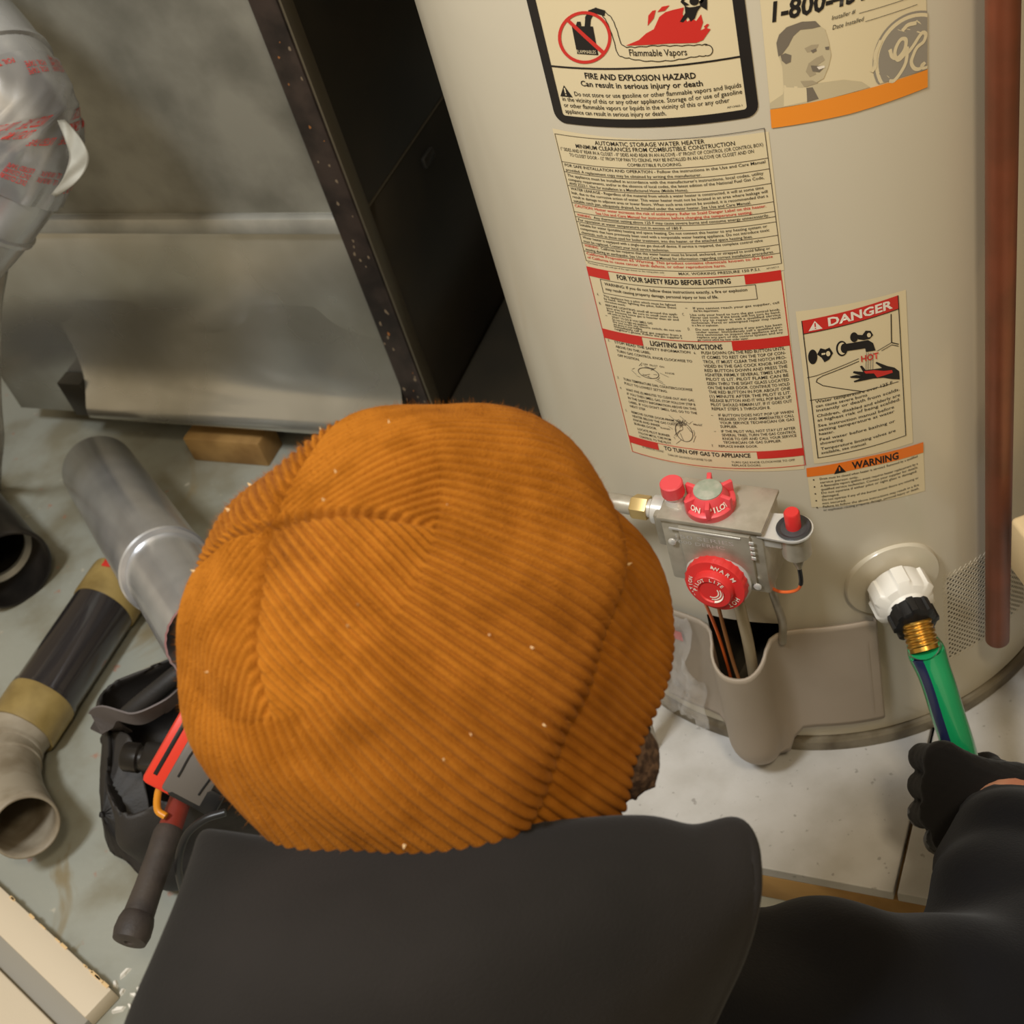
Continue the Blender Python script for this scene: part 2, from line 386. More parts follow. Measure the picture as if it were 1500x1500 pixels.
# ------------------------------------------------------------------ furnace
f0 = V(-.2399, 1.4686, 0); fd = nrm(V(.834, -.5515, 0)); fn = V(-fd[1]*-1, 0, 0); fn = V(fd[1], -fd[0], 0); fs_ = -fn   # fn faces the room, fs_ runs back
def FP(s, d, z): return f0+fd*s+fn*d+V(0, 0, z)
SL, SR = -.4765, .232
fur = thing('furnace', (*(FP((SL+SR)/2, -.35, 0))[:2], FLZ), 'galvanised furnace cabinet with dark corner post and black side panels', 'furnace')
Zv = V(0, 0, 1)
b = MB(); b.box(FP((SL+SR)/2-.012, -.006, .77), fd, fn, Zv, (SR-SL)/2-.014, .006, .435, bev=.001); b.build('upper_panel', MT['galv_dull'], fur)
# lower panel: flat sheet whose foot rolls outwards
prof = [(-.0012, .20), (-.0009, .165), (.0, .140), (.003, .112), (.008, .088), (.016, .068), (.028, .052), (.037, .040), (.0405, .028), (.036, .020), (.024, .018), (0, .018)]
pr = bez([V(a, c, 0) for a, c in prof], 6)[:, :2]
b = MB(); b.box(FP((SL+SR)/2-.012, -.007, .1645), fd, fn, Zv, (SR-SL)/2-.014, .006, .1715, bev=.001); lp = b.build('lower_panel', MT['galv_shiny'], fur)
ss = np.linspace(-.300, SR-.034, 40); pass
b = MB(); b.grid([[FP(s, d+.0004*math.sin(s*23), z) for s in ss] for d, z in pr])
b.add([FP(ss[0], d, z) for d, z in pr]+[FP(ss[0], -.002, .018), FP(ss[0], -.002, .20)], [list(range(len(pr)+2))]); b.build('rolled_foot', MT['galv_shiny'], fur, ang=40)
b = MB(); b.box(FP(-.322, .012, .042), fd, fn, Zv, .020, .0125, .030, bev=.001); b.build('dark_notch_block', MT['black_panel'], fur)  # black block put in as the dark notch beside the rolled foot
b = MB(); b.box(FP((SL+SR)/2-.012, .003, .3235), fd, fn, Zv, (SR-SL)/2-.014, .008, .0105, bev=.002); b.build('ledge_trim', MT['galv'], fur)
b = MB(); b.box(FP(SR-.0165, .002, .6), fd, fn, Zv, .0165, .010, .60, bev=.003)
po = b.build('corner_post', MT['post'], fur)
b = MB(); b.box(FP(SR+.0012, -.001, .6), fd, fn, Zv, .0016, .010, .60, bev=.0006); b.build('edge_strip', MT['edge_steel'], po)
ch = MB(); rs = random.Random(3)
for k in range(46):
    s = SR-.0165+rs.uniform(-.013, .013); z = rs.uniform(.0, .75); r_ = rs.uniform(.0006, .0022)
    pts = [FP(s+r_*rs.uniform(.6, 1.3)*math.cos(a), .0122, z+r_*rs.uniform(.8, 2.2)*math.sin(a)) for a in np.linspace(0, 2*math.pi, 7)[:-1]]
    ch.add(np.r_[pts, np.array(pts)-fn*.0006], [list(range(6))]+[[i, (i+1) % 6, 6+(i+1) % 6, 6+i] for i in range(6)], 0 if rs.random() < .7 else 1)
o = ch.build('paint_chip', [MT['chip'], MT['rust']], po, smooth=False); o['kind'] = 'stuff'
for z0, z1, in ((-.01, .3315), (.3345, 1.2)):
    b = MB(); b.box(FP(SR-.012, -.36, (z0+z1)/2), fd, fn, Zv, .012, .35, (z1-z0)/2, bev=.002); b.build('side_panel', MT['black_panel'], fur)
b = MB(); b.box(FP(SR-.0035, -.36, .333), fd, fn, Zv, .0035, .35, .0016); b.build('seam_strip', MT['edge_steel'], fur)
b = MB(); b.box(FP(SR+.0025, -.16, .300), fd, fn, Zv, .003, .014, .007, bev=.002); b.build('latch', MT['black_panel'], fur)
b = MB(); b.box(FP(SL+.006, -.36, .6), fd, fn, Zv, .006, .35, .60, bev=.002); b.build('side_panel', MT['galv_dull'], fur)
b = MB(); b.box(FP((SL+SR)/2, -.70, .6), fd, fn, Zv, (SR-SL)/2-.013, .006, .60); b.build('back_panel', MT['galv_dull'], fur)
b = MB(); b.box(FP((SL+SR)/2-.01, -.36, 0.0), fd, fn, Zv, (SR-SL)/2-.02, .33, .006); b.build('bottom_panel', MT['galv_dull'], fur)
for s, d in ((SL+.06, -.08), (SL+.06, -.62), (SR-.05, -.08), (SR-.05, -.62)):
    b = MB(); b.box(FP(s, d, (FLZ-.006)/2), fd, fn, Zv, .03, .03, (-.006-FLZ)/2, bev=.002); b.build('foot', MT['black_panel'], fur)
b = MB(); b.box(FP(SR+.066, -.33, (FLZ+.03)/2), fd, fn, Zv, .065, .325, (.03-FLZ)/2, bev=.003); b.build('added_black_box', MT['black_panel'], fur)  # added black box that darkens the lit floor between furnace and heater
# wood block under the cabinet lip
a = PZ(335, 637, -.018); ab = MB(); ab.box((a[0], a[1]+.004, (FLZ-.0125)/2), fd, fn, Zv, .062, .022, (-.0125-FLZ)/2, bev=.002)
tag(ab.build('wood_block', MT['wood']), 'short raw wood block wedged under the furnace lip', 'wood block')
# ================================================================== water heater
wh = thing('water_heater', (TC[0], TC[1], 0), 'tall cream gas water heater covered in warning labels', 'water heater')
O3 = V(TC[0], TC[1], 0)
GR = (.1035, .2000, .0875, .1960); CU = -.0685           # intake grille; girth position of the burner channel
CUTS = [(CU-.032, CU+.034, .050, .184), (GR[0]+.001, GR[1]-.001, GR[2]+.001, GR[3]-.001)]   # openings in the jacket
b = MB(); b.lathe(O3, V(0, 0, 1), [(.02, .016), (TR-.003, .016), (TR-.001, .0175), (TR, .020), (TR, .050), (TR, .0885), (TR, .184), (TR, .195), (TR, .6), (TR, 1.27), (TR-.004, 1.285), (TR-.02, 1.292), (.0, 1.292)], 256)
_vv = np.concatenate(b.v); _keep = []
for q in b.f:
    c_ = _vv[q].mean(0); uu = (math.atan2(c_[1]-TC[1], c_[0]-TC[0])-TF+math.pi) % (2*math.pi)-math.pi
    _keep.append(not (np.hypot(c_[0]-TC[0], c_[1]-TC[1]) > TR*.98 and any(k[0] < uu*TR < k[1] and k[2]-.0006 < c_[2] < k[3]+.0006 for k in CUTS)))
b.f = [q for q, k in zip(b.f, _keep) if k]; b.m = [0]*len(b.f)
b.build('tank_jacket', MT['enamel'], wh, ang=30)
def recess(name, cut, depth, m):
    """walls and back of a hollow behind an opening in the jacket"""
    u0, u1, z0, z1 = cut[0]-.007, cut[1]+.007, cut[2]-.003, cut[3]+.003; us = np.linspace(u0, u1, 16); d0 = -.0006; r_ = MB()
    r_.grid([[TP(u, z, -depth) for u in us] for z in (z0, z1)])
    for z in (z0, z1): r_.grid([[TP(u, z, d) for u in us] for d in (d0, -depth)])
    for u in (u0, u1): r_.grid([[TP(u, z, d) for z in (z0, z1)] for d in (d0, -depth)])
    return r_.build(name, MT[m], wh, ang=40)
b = MB(); b.lathe(O3, V(0, 0, 1), [(.02, .0), (TR+.0035, .0), (TR+.0045, .002), (TR+.0045, .0135), (TR+.0025, .0165), (TR-.004, .0168)], 200)
b.build('base_ring', MT['skirt'], wh, ang=30)
b = MB(); b.lathe(O3, V(0, 0, 1), [(TR-.06, 1.29), (TR-.065, 1.31), (.07, 1.345), (.052, 1.36), (.05, 1.45), (.047, 1.45), (.047, 1.36)], 64); b.build('draft_hood', MT['galv'], wh)
# ---- printing on the jacket
_tx = {}
def glyphs(s, bold):
    k = (s, bold)
    if k in _tx: return _tx[k]
    c = bpy.data.curves.new('t', 'FONT'); c.body = s; c.size = 1.0; c.resolution_u = 2; c.fill_mode = 'FRONT'; c.offset = bold
    o = bpy.data.objects.new('t', c); me = bpy.data.meshes.new_from_object(o)
    v = np.zeros(len(me.vertices)*3); me.vertices.foreach_get('co', v); v = v.reshape(-1, 3)[:, :2]
    f = [list(p.vertices) for p in me.polygons]
    bpy.data.objects.remove(o); bpy.data.curves.remove(c); bpy.data.meshes.remove(me)
    _tx[k] = (v, f); return v, f
CAPH = glyphs('H', 0.0)[0][:, 1].max()
class Print:
    """flat print on the jacket in unrolled coordinates (u along the girth, z up)"""
    def __init__(s, off): s.b = MB(); s.off = off; s.any = False
    def poly(s, uv, mi=0, lift=0.0, sub=True):
        uv = np.asarray(uv, float); bm = bmesh.new()
        f = bm.faces.new([bm.verts.new((a, c, 0)) for a, c in uv])
        bmesh.ops.triangulate(bm, faces=[f])
        if sub:
            for it in range(7):
                es = [e for e in bm.edges if abs(e.verts[0].co.x-e.verts[1].co.x) > .010]
                if not es: break
                bmesh.ops.subdivide_edges(bm, edges=es, cuts=1); bmesh.ops.triangulate(bm, faces=bm.faces)
        bm.verts.index_update(); bmesh.ops.recalc_face_normals(bm, faces=bm.faces)
        if bm.faces and sum(q.normal.z for q in bm.faces) < 0: bmesh.ops.reverse_faces(bm, faces=bm.faces)
        s.b.add([TP(v.co.x, v.co.y, s.off+lift*.3) for v in bm.verts], [[v.index for v in q.verts] for q in bm.faces], mi); bm.free(); s.any = True
    def rect(s, u0, z0, u1, z1, mi=0, lift=0.0): s.poly([(u0, z0), (u1, z0), (u1, z1), (u0, z1)], mi, lift)
    def px(s, pts, mi=0, lift=0.0): s.poly([CYL(*p) for p in pts], mi, lift)
    def line(s, pts, wd, mi=0, lift=0.0, px=True, closed=False):
        P = np.array([CYL(*p) for p in pts] if px else pts, float)
        if closed: P = np.r_[P, P[:1]]
        for a, c in zip(P[:-1], P[1:]):
            t = c-a; l = np.linalg.norm(t)
            if l < 1e-9: continue
            t /= l; n_ = V(-t[1], t[0])*wd/2; e = t*wd*.3
            s.poly([a-n_-e, c-n_+e, c+n_+e, a+n_-e], mi, lift)
    def text(s, txt, u0, z, u1, h, mi=0, bold=0.0, z1=None, shear=0.0, fit=True, lift=0.0, maxw=None):
        v, f = glyphs(txt, bold)
        if not len(v): return
        lo = v[:, 0].min(); wdt = v[:, 0].max()-lo; sy = h/CAPH; sx = (u1-u0)/wdt if fit else min(sy, (u1-u0)/wdt)
        x = (v[:, 0]-lo)*sx; y = v[:, 1]*sy; x = x+shear*y; zz = z+(0 if z1 is None else (z1-z)*x/max(u1-u0, 1e-6))
        s.b.add([TP(u0+a, c+d, s.off+lift*.3) for a, c, d in zip(x, y, np.broadcast_to(zz, x.shape))], f, mi); s.any = True
    def tpx(s, txt, p0, p1, h, mi=0, bold=0.0, shear=0.0, lift=0.0):
        a = CYL(*p0); c = CYL(*p1); s.text(txt, a[0], a[1], c[0], h, mi, bold, c[1], shear, True, lift)
    def para(s, lines, u0, u1, z0, dz, h, mi=0, bold=0.0, nat=None):
        """lines of small print; a line ending in | is short and keeps its natural width"""
        full = [l for l in lines if not l.endswith('|')]
        for i, l in enumerate(lines):
            z = z0-i*dz
            if not l: continue
            if l.endswith('|'):
                t = l[:-1]; v, _ = glyphs(t, bold); wn = (v[:, 0].max()-v[:, 0].min())*h/CAPH*(nat or .82); s.text(t, u0, z, min(u1, u0+wn), h, mi, bold)
            else: s.text(l, u0, z, u1, h, mi, bold)
    def build(s, name, mats, par): return s.b.build(name, mats, par, smooth=True, ang=180)
def sticker(name, uv, label=None, m='paper'):
    p = Print(.0003); p.poly(uv); o = p.build(name, MT[m], wh)
    if label: o['label'] = label
    return o
INK = [MT['ink'], MT['red_ink'], MT['paper'], MT['orange_ink'], MT['white_ink'], MT['grey_ink'], MT['tone1'], MT['tone2'], MT['tone3'], MT['amber_ink'], MT['ink_soft']]
K, RD, PA, OR, WH, GY, T1, T2, T3, AM, KS = range(11)
def rrect(u0, z0, u1, z1, r, n=6):
    out = []
    for cx, cz, a0 in ((u1-r, z0+r, -90), (u1-r, z1-r, 0), (u0+r, z1-r, 90), (u0+r, z0+r, 180)):
        out += [(cx+r*math.cos(math.radians(a0+90*k/n)), cz+r*math.sin(math.radians(a0+90*k/n))) for k in range(n+1)]
    return out
def ell_px(cx, cy, rx, ry, n=40, rot=0.0, a0=0, a1=360):
    r = math.radians(rot); out = []
    for k in range(n):
        t = math.radians(a0+(a1-a0)*k/(n if a1-a0 == 360 else n-1)); x = rx*math.cos(t); y = ry*math.sin(t)
        out.append((cx+x*math.cos(r)-y*math.sin(r), cy+x*math.sin(r)+y*math.cos(r)))
    return out
OFF = .0006
# ---- fire hazard sticker
HZ0, HZ1, HU0, HU1 = .6655, .800, -.1345, -.0012
st = sticker('hazard_label', rrect(HU0, HZ0, HU1, HZ1, .008), 'cream fire hazard label with thick black border')
p = Print(OFF); bw = .0068
outer = rrect(HU0, HZ0, HU1, HZ1, .008); inner = rrect(HU0+bw, HZ0+bw*.85, HU1-bw, HZ1-bw, .002)
for i in range(len(outer)):
    j = (i+1) % len(outer); p.poly([outer[i], outer[j], inner[j], inner[i]], K)
zl = .7055
p.rect(HU0+bw, zl-.0006, HU1-bw, zl+.0006, K)
p.tpx('FIRE AND EXPLOSION HAZARD', (858, 114), (1020, 114), .0038, K, .022)
p.tpx('Can result in serious injury or death', (852, 125), (1030, 125), .0036, K, .016)
u0_, u1_ = HU0+bw+.0025, HU1-bw-.0015
for i, (t, a, c) in enumerate((('Do not store or use gasoline or other flammable vapors and liquids', .010, 0), ('in the vicinity of this or any other appliance. Storage of or use of gasoline', 0, 0), ('or other flammable vapors or liquids in the vicinity of this or any other', 0, .008), ('appliance can result in serious injury or death.', 0, .047))):
    p.text(t, u0_+a, .6862-.0043*i, u1_-c, .0030, K, .004)
p.text('AP13460-1', u1_-.010, .6737, u1_-.001, .0013, K)
c = CYL(820, 122); p.poly([(u0_-.001, .6850), (u0_+.0082, .6850), (u0_+.0036, .6930)], K); p.rect(u0_+.0031, .6875, u0_+.0041, .6912, PA, .0002); p.rect(u0_+.0031, .6860, u0_+.0041, .6868, PA, .0002)
# no-fuel sign: can, hose, ring and bar
p.px([(838, 37), (869, 38), (877, 80), (846, 78)], K); p.px([(844, 37), (846, 31), (851, 31), (852, 37)], K)
p.tpx('FLAMMABLES', (846, 77), (874, 78), .0022, PA, lift=.0003)
p.line([(861, 38), (862, 26), (866, 18), (874, 15), (884, 18)], .0036, K)
ro = ell_px(857, 54, 39, 38.5, 44, 20); ri = ell_px(857, 54, 34.5, 34, 44, 20)
for i in range(44):
    j = (i+1) % 44; p.px([ro[i], ro[j], ri[j], ri[i]], RD, .0003)
p.px([(829, 29), (832, 25), (886, 74), (883, 79)], RD, .0003)
# vapour trail outline
vo = []
trail_o = bez([V(884, 16, 0), V(896, 26, 0), V(904, 44, 0), V(912, 66, 0), V(930, 69, 0), V(960, 67, 0), V(990, 67, 0), V(1020, 66, 0), V(1036, 65, 0)], 10)
trail_i = bez([V(882, 20, 0), V(890, 32, 0), V(899, 56, 0), V(906, 78, 0), V(922, 84, 0), V(950, 88, 0), V(985, 87, 0), V(1015, 82, 0), V(1034, 80, 0)], 10)
for tr, sg in ((trail_o, -1), (trail_i, 1)):
    pts = []
    for i, q in enumerate(tr):
        pts.append((q[0], q[1]+sg*1.3*abs(math.sin(i*.55))))
    p.line(pts, .0005, K)
p.line(ell_px(1036, 73, 8, 8, 14, 0, -110, 110), .0005, K)
p.tpx('Flammable Vapors', (923, 81), (1007, 80), .0042, K, .006)
# flames and the figure
p.px([(917, 66), (936, 58), (947, 48), (958, 42), (966, 24), (975, 17), (985, 14), (1002, 10), (1000, 20), (1007, 31), (1014, 26), (1020, 30), (1027, 20), (1030, 32), (1026, 44), (1034, 40), (1041, 42), (1030, 58), (1020, 62), (980, 63)], RD)
p.px([(949, 37), (950, 22), (956, 15), (961, 14), (958, 26)], RD); p.px([(963, 17), (970, 9), (981, 7), (974, 15)], RD); p.px([(1031, 38), (1036, 34), (1039, 35), (1034, 42)], RD)
p.px([(1003, 8), (1010, 10), (1018, 9), (1029, 6), (1022, 15), (1018, 26), (1012, 31), (1008, 24), (1001, 32), (996, 31), (1004, 18)], K, .0003)
p.px([(1003, 8), (997, 2), (1002, -8), (1006, -7), (1002, 1), (1010, 6)], K, .0003); p.px([(1026, 8), (1036, 14), (1036, -6), (1031, -6), (1031, 7), (1024, 2)], K, .0003)
p.px(ell_px(1017, 1, 7, 6, 16), K, .0003)
p.text('FLAMMABLE', HU0+bw+.02, .772, HU1-bw-.02, .008, K, .02)
p.build('hazard_print', INK, st)
# ---- service sticker with portrait and round emblem
st = sticker('service_label', [(.0052, .6560), (.1024, .6513), (.1036, .770), (.0078, .770)], 'cream service label with portrait, round emblem and orange foot')
p = Print(OFF)
p.px([(1130, 187), (1245, 166), (1358, 127), (1358, 101), (1245, 136), (1128, 160)], AM, .0003)
p.tpx('1-800-431', (1131, 31), (1266, -2), .0112, K, .03, .16)
for t, a, c, l0, l1 in (('Installer #', (1218, 29), (1252, 19), (1258, 19), (1330, -3)), ('Date Installed', (1219, 43), (1264, 30), (1267, 31), (1343, 6))):
    p.tpx(t, a, c, .0026, K, 0, .25); p.line([l0, l1], .0003, KS)
# portrait: halftone shapes
p.px([(1128, 159), (1128, 150), (1147, 137), (1149, 124), (1172, 126), (1196, 121), (1235, 116), (1262, 119), (1274, 127), (1200, 147)], T1)
p.px([(1148, 155), (1148, 124), (1180, 127), (1185, 147)], PA, .00015); p.px([(1182, 149), (1181, 128), (1190, 127), (1199, 144)], T3, .0003)
p.px([(1148, 127), (1146, 97), (1139, 75), (1139, 60), (1150, 44), (1175, 34), (1196, 34), (1208, 42), (1213, 58), (1217, 80), (1213, 97), (1206, 114), (1196, 120), (1176, 128)], T1, .00015)
p.px([(1140, 82), (1137, 62), (1141, 50), (1152, 39), (1174, 31), (1194, 30), (1202, 38), (1190, 41), (1172, 43), (1162, 52), (1155, 66), (1146, 78)], T3, .00045)
p.px([(1143, 80), (1150, 77), (1159, 80), (1158, 90), (1151, 93), (1145, 88)], T3, .0006)
p.px([(1178, 70), (1188, 65), (1199, 64), (1197, 69), (1192, 74), (1182, 76)], T2, .00045); p.px([(1187, 73), (1195, 70), (1196, 74), (1190, 77)], T3, .0006)
p.px([(1208, 68), (1214, 67), (1214, 72), (1209, 72)], T3, .0006)
p.px([(1195, 84), (1204, 80), (1208, 87), (1201, 92), (1192, 98), (1195, 108), (1186, 112), (1180, 104), (1184, 92)], T2, .00045)
p.px([(1187, 95), (1204, 96), (1207, 98), (1200, 105), (1190, 104)], T3, .0006); p.px([(1196, 97), (1207, 95), (1208, 98), (1199, 101)], WH, .0008)
p.px([(1172, 118), (1190, 117), (1198, 121), (1178, 127)], T2, .0005)
# emblem: ring, disc, script letters in pale line
def clip_px(pts): return [(min(x, 1357.5), min(y, 101+(1357.5-x)*.305 if x > 1240 else 400)) for x, y in pts]
p.px(clip_px(ell_px(1341, 83, 71, 60, 60, -58)), GY, .00004); p.px(clip_px(ell_px(1341, 83, 67.5, 57, 60, -58)), PA, .00012); p.px(clip_px(ell_px(1341, 83, 62, 52, 60, -58)), GY, .0002)
def script(pts, wd): p.line([tuple(q[:2]) for q in bez([V(a, c, 0) for a, c in pts], 6)], wd, PA, .0006)
script([(1303, 73), (1306, 82), (1314, 84), (1324, 72), (1326, 58), (1319, 57), (1312, 68), (1310, 80), (1315, 87), (1323, 80), (1328, 70), (1326, 90), (1318, 106), (1309, 117), (1303, 118)], .0022)
script([(1328, 78), (1337, 66), (1346, 52), (1351, 47), (1355, 50), (1352, 60), (1343, 68), (1338, 77), (1334, 90), (1338, 99), (1346, 100), (1353, 92)], .0022)
script([(1277, 103), (1281, 96), (1282, 78), (1289, 60)], .0024); script([(1322, 43), (1329, 36), (1340, 33)], .0024); script([(1352, 92), (1349, 95), (1351, 99), (1356, 98)], .0018)
p.build('service_print', INK, st)
# ---- installation sticker
IU0, IU1 = -.1385, .0008
st = sticker('installation_label', [(IU0-.001, .5525), (IU1+.001, .5500), (IU1+.002, .6535), (IU0-.001, .6600)], 'cream installation notice of fine black and red print')
p = Print(OFF)
def fr(z0, z1):
    for a in ((IU0, z0, IU0+.0004, z1), (IU1-.0004, z0, IU1, z1)): p.rect(*a, KS)
def hl(z): p.rect(IU0, z-.00018, IU1, z+.00018, KS)
fr(.5560, .6565); hl(.6565); hl(.5560)
a, c = IU0+.0022, IU1-.0022
p.text('AUTOMATIC STORAGE WATER HEATER', -.1085, .6520, -.0360, .0029, K, .004)
p.text('MINIMUM CLEARANCES FROM COMBUSTIBLE CONSTRUCTION', -.1235, .6482, -.0180, .0029, K, .004)
p.text('1" SIDES AND 0" REAR IN A CLOSET - 0" SIDES AND REAR IN AN ALCOVE - 0" FRONT OF CONTROL (OR CONTROL BOX)', a, .6446, c, .0024, K)
p.text('TO CLOSET DOOR - 12" FROM TOP PAN TO CEILING. MAY BE INSTALLED IN AN ALCOVE OR CLOSET AND ON', a+.006, .6410, c-.006, .0024, K)
p.text('COMBUSTIBLE FLOORING.', -.0885, .6374, -.0525, .0022, K)
hl(.6358)
blk = [('FOR SAFE INSTALLATION AND OPERATION - Follow the instructions in the Use and Care Manual', .6326, 0, K, 1), ('provided. A replacement copy may be obtained by writing the manufacturer.', .6290, .040, K, 1), None,
 ("The appliance must be installed in accordance with the manufacturer's instructions, local codes, utility", .6248, .002, K, 1), ('company requirements, and/or in the absence of local codes, the latest edition of the National Fuel Gas Code,', .6216, .002, K, 1), ('ANSI Z223.1. Not for installation in a Manufactured Home (Mobile Home).', .6184, .050, K, 1), None,
 ('WATER LEAKAGE - Regardless of the material from which a water heater is constructed, it will at some time', .6144, .003, K, 1), ('leak, due to the corrosive action of water. This water heater must not be located in an area where leakage will', .6112, .001, K, 1), ('result in damage to adjacent area or lower floors. When such area cannot be avoided, it is recommended that a', .6080, .001, K, 1), ('suitable catch pan, adequately drained, be installed under the water heater. See Use and Care Manual.', .6048, .012, K, 1), None,
 ('CAUTION: Hotter water increases the risk of scald injury. Refer to Scald Danger Label on this heater.', .6008, .003, RD, 1), ('See Use and Care Manual for instructions before changing the temperature setting.', .5976, .012, RD, 1), None,
 ('Any thermostat setting above 125 F may cause severe burns and consume energy unnecessarily.', .5936, .002, K, 1), None, ('For operation at water temperature not in excess of 180 F.', .5896, .058, K, 1), None,
 ('Suitable for water (potable) heating and space heating. Do not connect this heater to any heating system or', .5856, .004, K, 1), ('components that have previously been used with a nonpotable water heating appliance. Do not introduce toxic', .5824, .003, K, 1), ('chemicals, such as those used for boiler treatment, into this heater, or the attached space heating lines.', .5792, .014, K, 1), None,
 ('Water heater is equipped with a single-use gas shut-off device. If service is required, the complete control valve', .5752, .008, K, 1), ('must be replaced. Contact your local service technician.', .5720, .070, K, 1), None,
 ('California law requires that this water heater must be braced, anchored, or strapped to avoid falling or', .5684, .004, K, 1), ('moving during an earthquake. See Use and Care Manual for information regarding correct installation procedures.', .5652, .002, K, 1), None,
 ('California Proposition 65 Warning. This product contains chemicals known to the State', .5616, .003, RD, 1), ('of California to cause cancer, birth defects, or other reproductive harm.', .5584, .034, RD, 1)]
zprev = .629
for q in blk:
    if q is None: hl(zprev-.0009); continue
    t, z, sh, mi, _ = q; x0 = a
    if t.startswith('See Use and Care Manual for'): x0 = a+.016
    if t.startswith('Any') or t.startswith('California law'):
        p.text('WARNING:', a, z, a+.0115, .0020, RD, .006); x0 = a+.0135
    p.text(t, x0, z, c-sh, .0021, mi, .003 if mi == K else .006); zprev = z
p.text('MAX. WORKING PRESSURE 150 P.S.I.', -.068, .5528, -.0135, .0021, KS, .004); p.text('AP13457-3', -.0095, .5530, -.0015, .0012, KS)
p.text('This heater is for use with gas of the type shown on the rating plate only', IU0+.001, .5538, -.078, .0013, KS)
p.build('installation_print', INK, st)
# ---- lighting instruction sticker
SU0, SU1 = -.1400, .0002
st = sticker('lighting_label', [(SU0-.001, .3700), (SU1-.002, .3660), (SU1+.001, .5490), (SU0+.001, .5545)], 'cream lighting instructions with red bars and red outline')
p = Print(OFF)
def SZ(u, zl, zr): return zl+(zr-zl)*(u-SU0)/(SU1-SU0)
def bar(u0, u1, zt, hh, mi=RD): p.rect(u0, zt-hh, u1, zt, mi)
zt, zm, zb, ze = .5505, .4950, .3880, .3705
for u in (SU0+.0005, SU1-.0012): p.rect(u, ze, u+.0006, zt, RD)
for z in (zt, zm, zb, ze): p.rect(SU0+.0005, z-.0003, SU1-.0006, z+.0003, RD)
bar(SU0+.0005, SU0+.0185, zt, .0078); bar(SU1-.0245, SU1-.0006, zt, .0078)
bar(SU0+.0005, SU0+.0340, zm, .0085); bar(SU1-.0400, SU1-.0006, zm, .0085)
bar(SU0+.0005, SU0+.0270, zb, .0075); bar(SU1-.0350, SU1-.0006, zb, .0075)
p.text('FOR YOUR SAFETY READ BEFORE LIGHTING', SU0+.025, .5446, SU1-.034, .0040, K, .02)
p.text('LIGHTING INSTRUCTIONS', SU0+.040, .4880, SU1-.047, .0044, K, .022)
p.text('TO TURN OFF GAS TO APPLIANCE', SU0+.032, .3822, SU1-.040, .0040, K, .02)
for z in (.5418, .5298): p.rect(SU0+.010, z-.0002, SU1-.018, z+.0002, KS)
for u in (SU0+.010, SU1-.0184): p.rect(u, .5298, u+.0004, .5418, KS)
p.text('WARNING: If you do not follow these instructions exactly, a fire or explosion', SU0+.013, .5372, SU1-.024, .0025, K, .006)
p.text('may result causing property damage, personal injury or loss of life.', SU0+.013, .5328, SU1-.044, .0025, K, .006)
cl0, cl1, cr0, cr1 = SU0+.0095, SU0+.0655, SU0+.0775, SU1-.0045
def blockL(t, z, dz=.0024, u0=cl0, u1=cl1, h=.0018, bul=None):
    if z < .486: h = max(h, .0023)
    if bul: p.text(bul, u0-.0055, z, u0-.0040, .0022, K)
    p.para(t, u0, u1, z, dz, h, K, .004); return z-dz*len(t)
z = blockL(['This appliance has a pilot which must be lighted', 'by hand. When lighting the pilot, follow these', 'instructions exactly.|'], .5262, bul='A.')
z = blockL(['BEFORE LIGHTING smell all around the appli-', 'ance area for gas. Be sure to smell next to the', 'floor because some gas is heavier than air and', 'will settle on the floor.|'], z-.001, bul='B.')
z = blockL(['WHAT TO DO IF YOU SMELL GAS|', 'Do not try to light any appliance.|', 'Do not touch any electric switch; do not use', 'any phone in your building.|', 'Immediately call your gas supplier from a', "neighbor's phone. Follow the gas supplier's"], z-.0004, u0=cl0+.003, u1=cl1, bul='-', dz=.0022)
z = blockL(['If you cannot reach your gas supplier, call', 'the fire department.|'], .5238, u0=cr0, u1=cr1, bul='-', dz=.0023)
z = blockL(['Use only your hand to turn the gas control knob.', 'Never use tools. If the knob will not turn by hand,', "don't try to repair it, call a qualified service", 'technician. Force or attempted repair may result', 'in a fire or explosion.|'], z-.0012, u0=cr0-.003, u1=cr1, bul='C.', dz=.0023)
z = blockL(['Do not use this appliance if any part has been', 'under water. Immediately call a qualified ser-', 'vice technician to inspect the appliance and to', 'replace any part of the control system and any', 'gas control which has been under water.|'], z-.0014, u0=cr0-.001, u1=cr1, bul='D.', dz=.0023)
z = blockL(['STOP! READ THE SAFETY INFORMATION', 'ABOVE ON THIS LABEL.|', 'TURN GAS CONTROL KNOB CLOCKWISE TO', 'OFF POSITION.|'], .4838, u1=cl1+.004, dz=.0042, bul='1.')
rs = random.Random(5)
def sketch(u, z, w_, h_, n):
    for k in range(n):
        x = u+rs.uniform(0, w_); y = z+rs.uniform(0, h_)
        p.line([(x, y), (x+rs.uniform(-.35, .35)*w_, y+rs.uniform(-.3, .3)*h_)], .0003, KS, px=False)
    q = [(u+w_/2+.38*w_*math.cos(t), z+h_/2+.38*h_*math.sin(t)) for t in np.linspace(0, 6.28, 22)]
    p.line(q, .0005, KS, px=False)
sketch(SU0+.022, .4540, .022, .0130, 16)
p.text('KNOB', SU0+.047, .4625, SU0+.054, .0016, KS); p.text('OFF  PILOT  ON', SU0+.030, .4680, SU0+.047, .0016, KS)
z = blockL(['TURN TEMPERATURE DIAL COUNTERCLOCKWISE', 'FULLY TO LOWEST SETTING.|'], .4480, dz=.0042, bul='3.')
